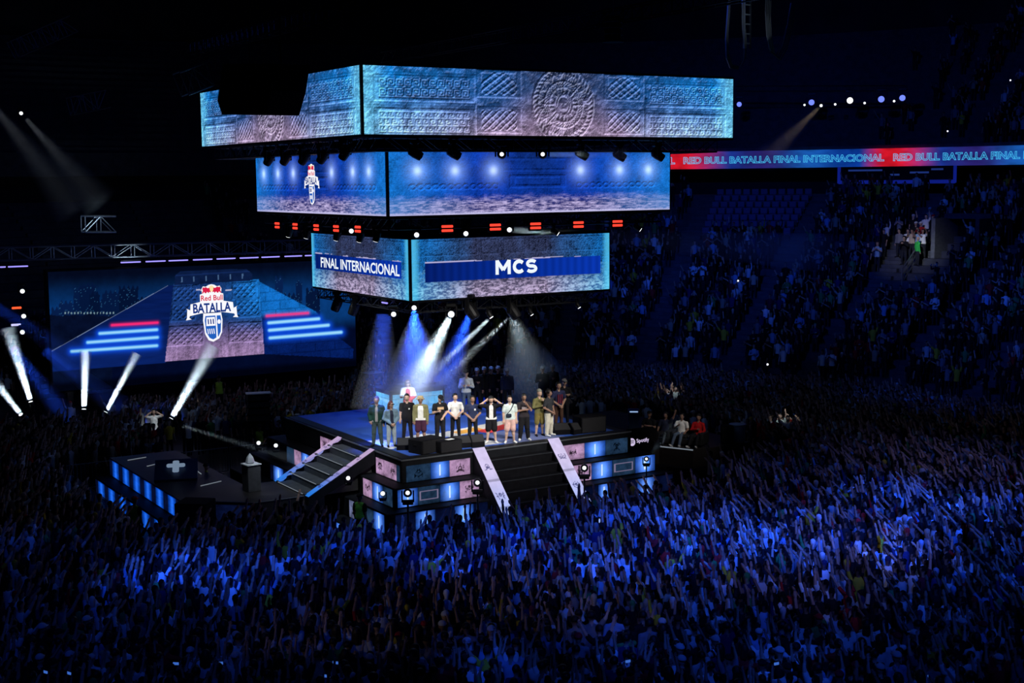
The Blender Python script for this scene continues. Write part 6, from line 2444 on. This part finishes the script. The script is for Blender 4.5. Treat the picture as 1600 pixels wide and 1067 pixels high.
# lamps in the pit before the stage terraces
for x, y, Y, lab in ((637, 770, -6.9, 'round lit lamp before the terraces at the near stage corner'), (746, 754, -6.9, 'round lit lamp beside the first glowing board'), (913, 731, -6.9, 'round lit lamp beside the second glowing board'),
                     (1010, 717, -6.2, 'round lit lamp past the far end of the stage front')):
    p = on_y(x, y, Y)
    moving_head(p, toward_cam(p), lab, 'w', False, s=1.0 if x < 1000 else .7, ls=.62)
    MB().tube((0, 0, -.35), (0, 0, -float(p[2]) / 1.0 + .02), .035).build('stand', HEADM, bpy.context.scene.objects[-1] if False else [o for o in COL.objects if o.get('label') == lab][0])
for x, y, X, lab in ((544, 747, -6.7, 'small lamp on the front left terraces above the guard'), (598, 771, -7.0, 'small lamp at the near end of the front left terraces'), (404, 692, -8.3, 'small white lamp on the floor behind the left stairs'), (431, 696, -7.6, 'second small white lamp behind the left stairs, nearer the stairs')):
    p = on_x(x, y, X)
    moving_head(p, toward_cam(p), lab, 'w', False, s=.62)

# lamps hanging before the upper stand
for i, (x, y, k, s) in enumerate(((1155, 163, 'b', 1.3), (1257, 164, 'w', .55), (1268, 160, 'b', 1.5), (1283, 165, 'w', .75), (1305, 163, 'w', .6), (1328, 157, 'w', 1.6), (1351, 161, 'w', .6), (1377, 155, 'b', 1.6), (1397, 158, 'w', .6), (1410, 153, 'b', 1.5))):
    d = CF + CR * (x - 800) / F_PX + CU * (533.5 - y) / F_PX
    t = np.linspace(70, 110, 800)
    P_ = CAM + t[:, None] * d
    j = int(np.argmin(np.abs(np.hypot(P_[:, 0], P_[:, 1]) - 49.0)))
    p = P_[j]
    moving_head(p, toward_cam(p), '%s lamp hanging before the upper stand, %s from the cube' % ('violet' if k == 'b' else 'white', (names + ['ninth', 'tenth'])[i]), k, s=s * 1.15)
aa = [math.atan2(*on_y(x, 160, 30)[[1, 0]]) for x in (1150, 1415)]
pts = []
for x in (1150, 1215, 1280, 1345, 1415):
    d = CF + CR * (x - 800) / F_PX + CU * (533.5 - 152) / F_PX
    t = np.linspace(70, 110, 800)
    P_ = CAM + t[:, None] * d
    pts.append(P_[int(np.argmin(np.abs(np.hypot(P_[:, 0], P_[:, 1]) - 49.0)))] + np.array([0, 0, .6]))
for k, (a, b) in enumerate(zip(pts[:-1], pts[1:])):
    truss(a, b, 'dark lamp truss before the upper stand, %s piece from the cube' % names[k], .35, None, .03)

# lighting tower at the dark left end of the video wall
tw = truss((-13.2, VW_Y + 1.2, 0.1), (-13.2, VW_Y + 1.2, 9.0), 'upright lighting tower left of the video wall', .45, None, .03)
for x, y, lab in ((35, 455, 'top white lamp on the tower left of video wall'), (37, 494, 'middle white lamp on the tower left of video wall'), (35, 519, 'lowest white lamp on the tower left of video wall')):
    p = on_y(x, y, VW_Y + .8)
    moving_head(p, toward_cam(p), lab, 'w', s=.95)
for x, y, col, lab in ((26, 481, (255, 90, 50), 'orange red light bar on the tower left of video wall'), (25, 507.5, (190, 190, 255), 'pale violet light bar on the tower left of video wall')):
    p = on_y(x, y, VW_Y + .8)
    r_ = thing('light_bar', lab, 'light', p, 0)
    boxed('housing', HEADM, r_, (0, .06, 0), (.5, .1, .2), 0, .02)
    boxed('tube', glow('bar_' + lab.split()[0], col, 1.3), r_, (0, 0, 0), (.46, .05, .11), 0, .02)

BEAM_W = (0.66, 0.86, 1.0)
# ------------------------------------------------------------------ beams: lamps shining through haze
def haze_mat(density, color=(1, 1, 1)):
    key = 'haze_%.3f' % density
    if key in MATS:
        return MATS[key]
    m = bpy.data.materials.new(key)
    m.use_nodes = True
    nt = m.node_tree
    nt.nodes.clear()
    s = nt.nodes.new('ShaderNodeVolumeScatter')
    s.inputs['Color'].default_value = (*color, 1)
    s.inputs['Density'].default_value = density
    o = nt.nodes.new('ShaderNodeOutputMaterial')
    nt.links.new(s.outputs[0], o.inputs['Volume'])
    MATS[key] = m
    return m


def beam(p0, p1, r0, r1, power, density, color, label, lens_gap=.35, light_half=None):
    """a cone of haze lit from inside by its lamp"""
    p0, p1 = Vector(p0), Vector(p1)
    d = (p1 - p0)
    L = d.length
    d.normalize()
    a = p0 + d * (lens_gap + .01)
    mb = MB()
    mb.tube(a, p1, r0, r1, 16)
    o = mb.build('haze', haze_mat(density), None, True)
    tag(o, label, 'haze', kind='stuff')
    half = math.degrees(math.atan2(r1 - r0, L - lens_gap))
    beam_lamp(tuple(p0 + d * lens_gap), tuple(p1), power, color, r0 * .95, max(2.0, 2 * half))


LY = -4.15
P = on_y(705, 491, LY)
beam(P, on_y(628, 640, 2.4), .12, 1.05, 36, .16, BEAM_W, 'brightest white beam falling from under the lowest screen to the booth')
beam(on_y(768, 494, LY), on_y(643, 615, 2.4), .07, .34, 3.5, .25, BEAM_W, 'thin pale beam slanting from the dark lamp to the booth')
beam(on_y(800, 492, LY), on_y(672, 612, 2.4), .07, .34, 1.8, .25, BEAM_W, 'fainter pale beam slanting parallel behind the thin one')
beam(on_x(601, 476, -4.3), on_x(588, 640, -4.6), .3, 1.0, 40, .06, BLUE, 'blue glow falling under the violet bar at the stage left rear')
beam(on_y(647, 483, LY), on_y(655, 640, 5.0), .12, 2.0, 130, .13, BLUE, 'wide blue glow falling behind the booth')
beam(on_y(735, 488, LY), on_y(680, 640, 5.5), .12, 1.3, 24, .10, BLUE, 'dim blue glow falling behind the host in white')
beam(on_y(800, 490, LY), on_y(842, 620, 6.0), .15, 1.8, 5, .10, (.6, .8, .9), 'grey haze falling behind the crew on the stage')
# beams rising from lamps on the floor at the left
for x0, y0, Y0, x1, y1, Y1, ra, rb, pw, dn, lab in ((50, 634, 21, 12, 512, 21, .13, .45, 32, .6, 'bright white beam rising near the left edge, leaning left'), (36, 652, 21, -12, 590, 20, .12, .3, 16, .35, 'short white beam cut by the left edge'),
                                                    (131, 646, 20, 133.5, 548, 20, .13, .32, 30, .8, 'upright white beam before the video wall'), (162, 650, 20, 214, 552, 20, .10, .30, 22, .8, 'white beam leaning right before the video wall'),
                                                    (264, 660, 17, 333, 540, 17, .13, .52, 36, .6, 'widest white beam leaning right below the pyramid screen')):
    p0, p1 = on_y(x0, y0, Y0), on_y(x1, y1, Y1)
    beam(p0, p1, ra, rb, pw, dn, BEAM_W, lab)
    moving_head(p0, p1, 'floor moving light at foot of %s' % lab.split(',')[0], 'w', False, s=.9)
    MB().tube((0, 0, -.35), (0, 0, -float(p0[2]) / .9 + .02), .05).build('stand', HEADM, [o for o in COL.objects if o.name.startswith('moving_light')][-1])
for x0, y0, x1, y1, pw in ((12, 535, 110, 660, 9), (60, 540, 190, 640, 5), (-20, 470, 120, 560, 3)):
    beam(on_y(x0, y0, 19), on_y(x1, y1, 19), .25, .7, pw, .1, BLUE, 'blue beam in the haze at the left, %s' % ('steepest', 'middle', 'upper')[(12, 60, -20).index(x0)])
# long thin beams high in the hall
beam(on_y(33, 177, 14), on_y(158, 318, 14), .10, .9, 1.1, .06, (.75, .85, 1), 'faint beam falling from a lone lamp high at the left', .3)
p = on_y(33, 177, 14)
moving_head(p, toward_cam(p), 'lone small white lamp high in the dark left hall', 'w', s=.65)
beam(on_y(-30, 140, 13), on_y(120, 330, 13), .10, 1.0, 1.1, .06, (.75, .85, 1), 'fainter parallel beam at the dark upper left', .3)
beam(on_y(848, 241, -7.15), on_y(980, 240, -7.6), .10, .22, .5, .3, BEAM_W, 'short pale beam across the middle screen from its lit lamp', .25)
beam(on_y(796, 359, -5.75), on_stand(1295, 396), .10, 1.3, 4.5, .045, BEAM_W, 'long pale beam from above the lowest screen to the dark stand')
d = CF + CR * (1283 - 800) / F_PX + CU * (533.5 - 165) / F_PX
P0 = CAM + d * 90
P1 = CAM + (CF + CR * (1195 - 800) / F_PX + CU * (533.5 - 250) / F_PX) * 86
beam(P0, P1, .12, .9, 1.6, .06, WARM, 'faint warm beam slanting down before the upper stand', .3)
beam(on_y(280, 664, 11), on_y(575, 752, -2.0), .08, .35, .5, .08, (.7, .9, 1), 'long thin beam crossing from the left floor towards the stairs', .3)
beam(on_y(1010, 717, -6.2), on_y(1062, 655, -5.0), .06, .3, .5, .12, BEAM_W, 'thin beam rising from the lamp past the stage front', .3)

# ------------------------------------------------------------------ rigging overhead
# dark speaker cluster hanging before the top screen
px = lambda x, y: on_x(x, y, -10.5)
cl_ = thing('speaker_cluster', 'black hanging speaker cluster hiding part of the top screen', 'speaker', (0, 0, 0))
prof = [(358, 100), (440, 100), (434, 142), (424, 180), (356, 179), (349, 157)]
pts = [px(x, y) for x, y in prof]
MB().prism([(float(q[1]), float(q[2])) for q in pts], -10.7, -9.6, 0, 'yz').build('cabinet', BLACK, cl_)
for x in (372, 420):
    q = px(x, 100)
    MB().tube((-10.1, q[1], q[2]), (-10.1, q[1], q[2] + 8), .03).build('hoist_cable', BLACK_METAL, cl_)
for k in range(4):
    a, b = px(350 + 1.2 * k, 118 + 15 * k), px(440 - 3.5 * k, 118 + 15 * k)
    MB().tube((-10.72, a[1] * .98 + b[1] * .02, a[2]), (-10.72, b[1] * .98 + a[1] * .02, b[2]), .012, .012, 4).build('seam', BLACK_METAL, cl_)

# cable bundles and hoists at the upper right
cb = thing('cable_bundle', 'hanging black cable bundle with steel highlights above the right screen end', 'cable', (0, 0, 0))
zz = [(1160, -5), (1160, 40), (1163, 70), (1162, 95), (1152, 108), (1141, 106), (1135, 90), (1134, 60), (1137, 20), (1138, -5)]
for k, dx in enumerate((0, 3, 6)):
    MB().path([tuple(on_y(x + dx * .5, y - k * 3 if y < 100 else y - k * 2, -4)) for x, y in zz], .035, 6).build('cable', mat('cable_sheen', (.10, .10, .11), .25, .4), cb)
hs_ = on_y(1164, 20, -4)
ch = thing('chain_hoist', 'steel chain hoist and ladder beam above the right screen end', 'hoist', hs_)
for k in range(7):
    boxed('rung', STEEL, ch, (.12, 0, -1.2 + .38 * k), (.3, .06, .05))
boxed('rail', STEEL, ch, (-.03, 0, 0), (.05, .08, 2.8))
boxed('rail', DARK_STEEL, ch, (.28, 0, 0), (.05, .08, 2.8))
spot(tuple(np.asarray(hs_) + np.array([-3, -4, -2])), tuple(hs_), 500, BEAM_W, 12, .5, .05)
cb2 = thing('cable_bundle', 'second slack cable bundle farther right above the dark stand', 'cable', (0, 0, 0))
for k in range(4):
    MB().path([tuple(on_y(x + 2.5 * k, y + 2 * k, -4)) for x, y in ((1236, 5), (1230, 40), (1222, 70), (1212, 88), (1203, 80), (1198, 55), (1196, 20), (1197, -5))], .03, 5).build('cable', mat('cable_sheen', (.10, .10, .11), .25, .4), cb2)
hq = on_y(958, 45, -4)
ch2 = thing('chain_hoist', 'barrel shaped chain hoist hanging above the top screen', 'hoist', hq)
MB().lathe([(.1, .5), (.3, .45), (.34, 0), (.3, -.4), (.42, -.45), (.42, -.5)], 16).build('motor_body', DARK_STEEL, ch2)
MB().tube((0, 0, .5), (0, 0, 3), .03).build('chain', STEEL, ch2)
for k in range(3):
    MB().lathe([(.335, -.25 + .22 * k), (.36, -.22 + .22 * k), (.335, -.19 + .22 * k)], 16).build('cooling_rib', STEEL, ch2)

# dim roof trusses
for x0, y0, x1, y1, Y, lab in ((20, 78, 112, 38, 30, 'dim roof truss at the dark upper left'), (110, 166, 165, 155, 26, 'short dim roof truss at the dark left'), (282, 132, 360, 102, 6, 'dim truss beside the left end of top screen'), (130, 350, 178, 350, 15, 'pale lit truss head hanging at the dark left')):
    truss(on_y(x0, y0, Y), on_y(x1, y1, Y), lab, .9 if Y != 15 else .7, STEEL if Y == 15 else DARK_STEEL, .04)
q = on_y(154, 340, 15)
spot((q[0] - 1, q[1] - 5, q[2] + 1), tuple(q), 500, (.6, .85, 1), 10, .6, .05)
q = on_y(203, 398, VW_Y - .6)
spot((q[0] - .5, q[1] - 3.5, q[2] - 1.2), tuple(q), 900, BEAM_W, 12, .5, .05)
# phone lamps glinting in the stands
ph_l = glow('phone_lamp', (235, 240, 255), 1.6)
for i, (x, y) in enumerate(((1153, 448), (1190, 500), (1199, 581), (1256 + 224, 213), (1578, 133))):
    q = on_stand(x, y + 14)
    dq = CAM - np.asarray(q)
    q = np.asarray(q) + dq / np.linalg.norm(dq) * 1.0 + np.array([0, 0, .9])
    r_ = thing('smartphone', 'phone lamp glinting in the dark stand, %s' % ('below the long beam', 'under the vacant block', 'above the lit pair', 'above the ribbon lettering', 'at the upper right edge')[i], 'phone', q, FACE)
    boxed('body', ph_body, r_, (0, 0, 0), (.08, .012, .16), 0, .003)
    MB().lathe([(.06, 0), (.05, -.02)], 10, 0, (0, -.01, .03), 'y').build('lamp', ph_l, r_)
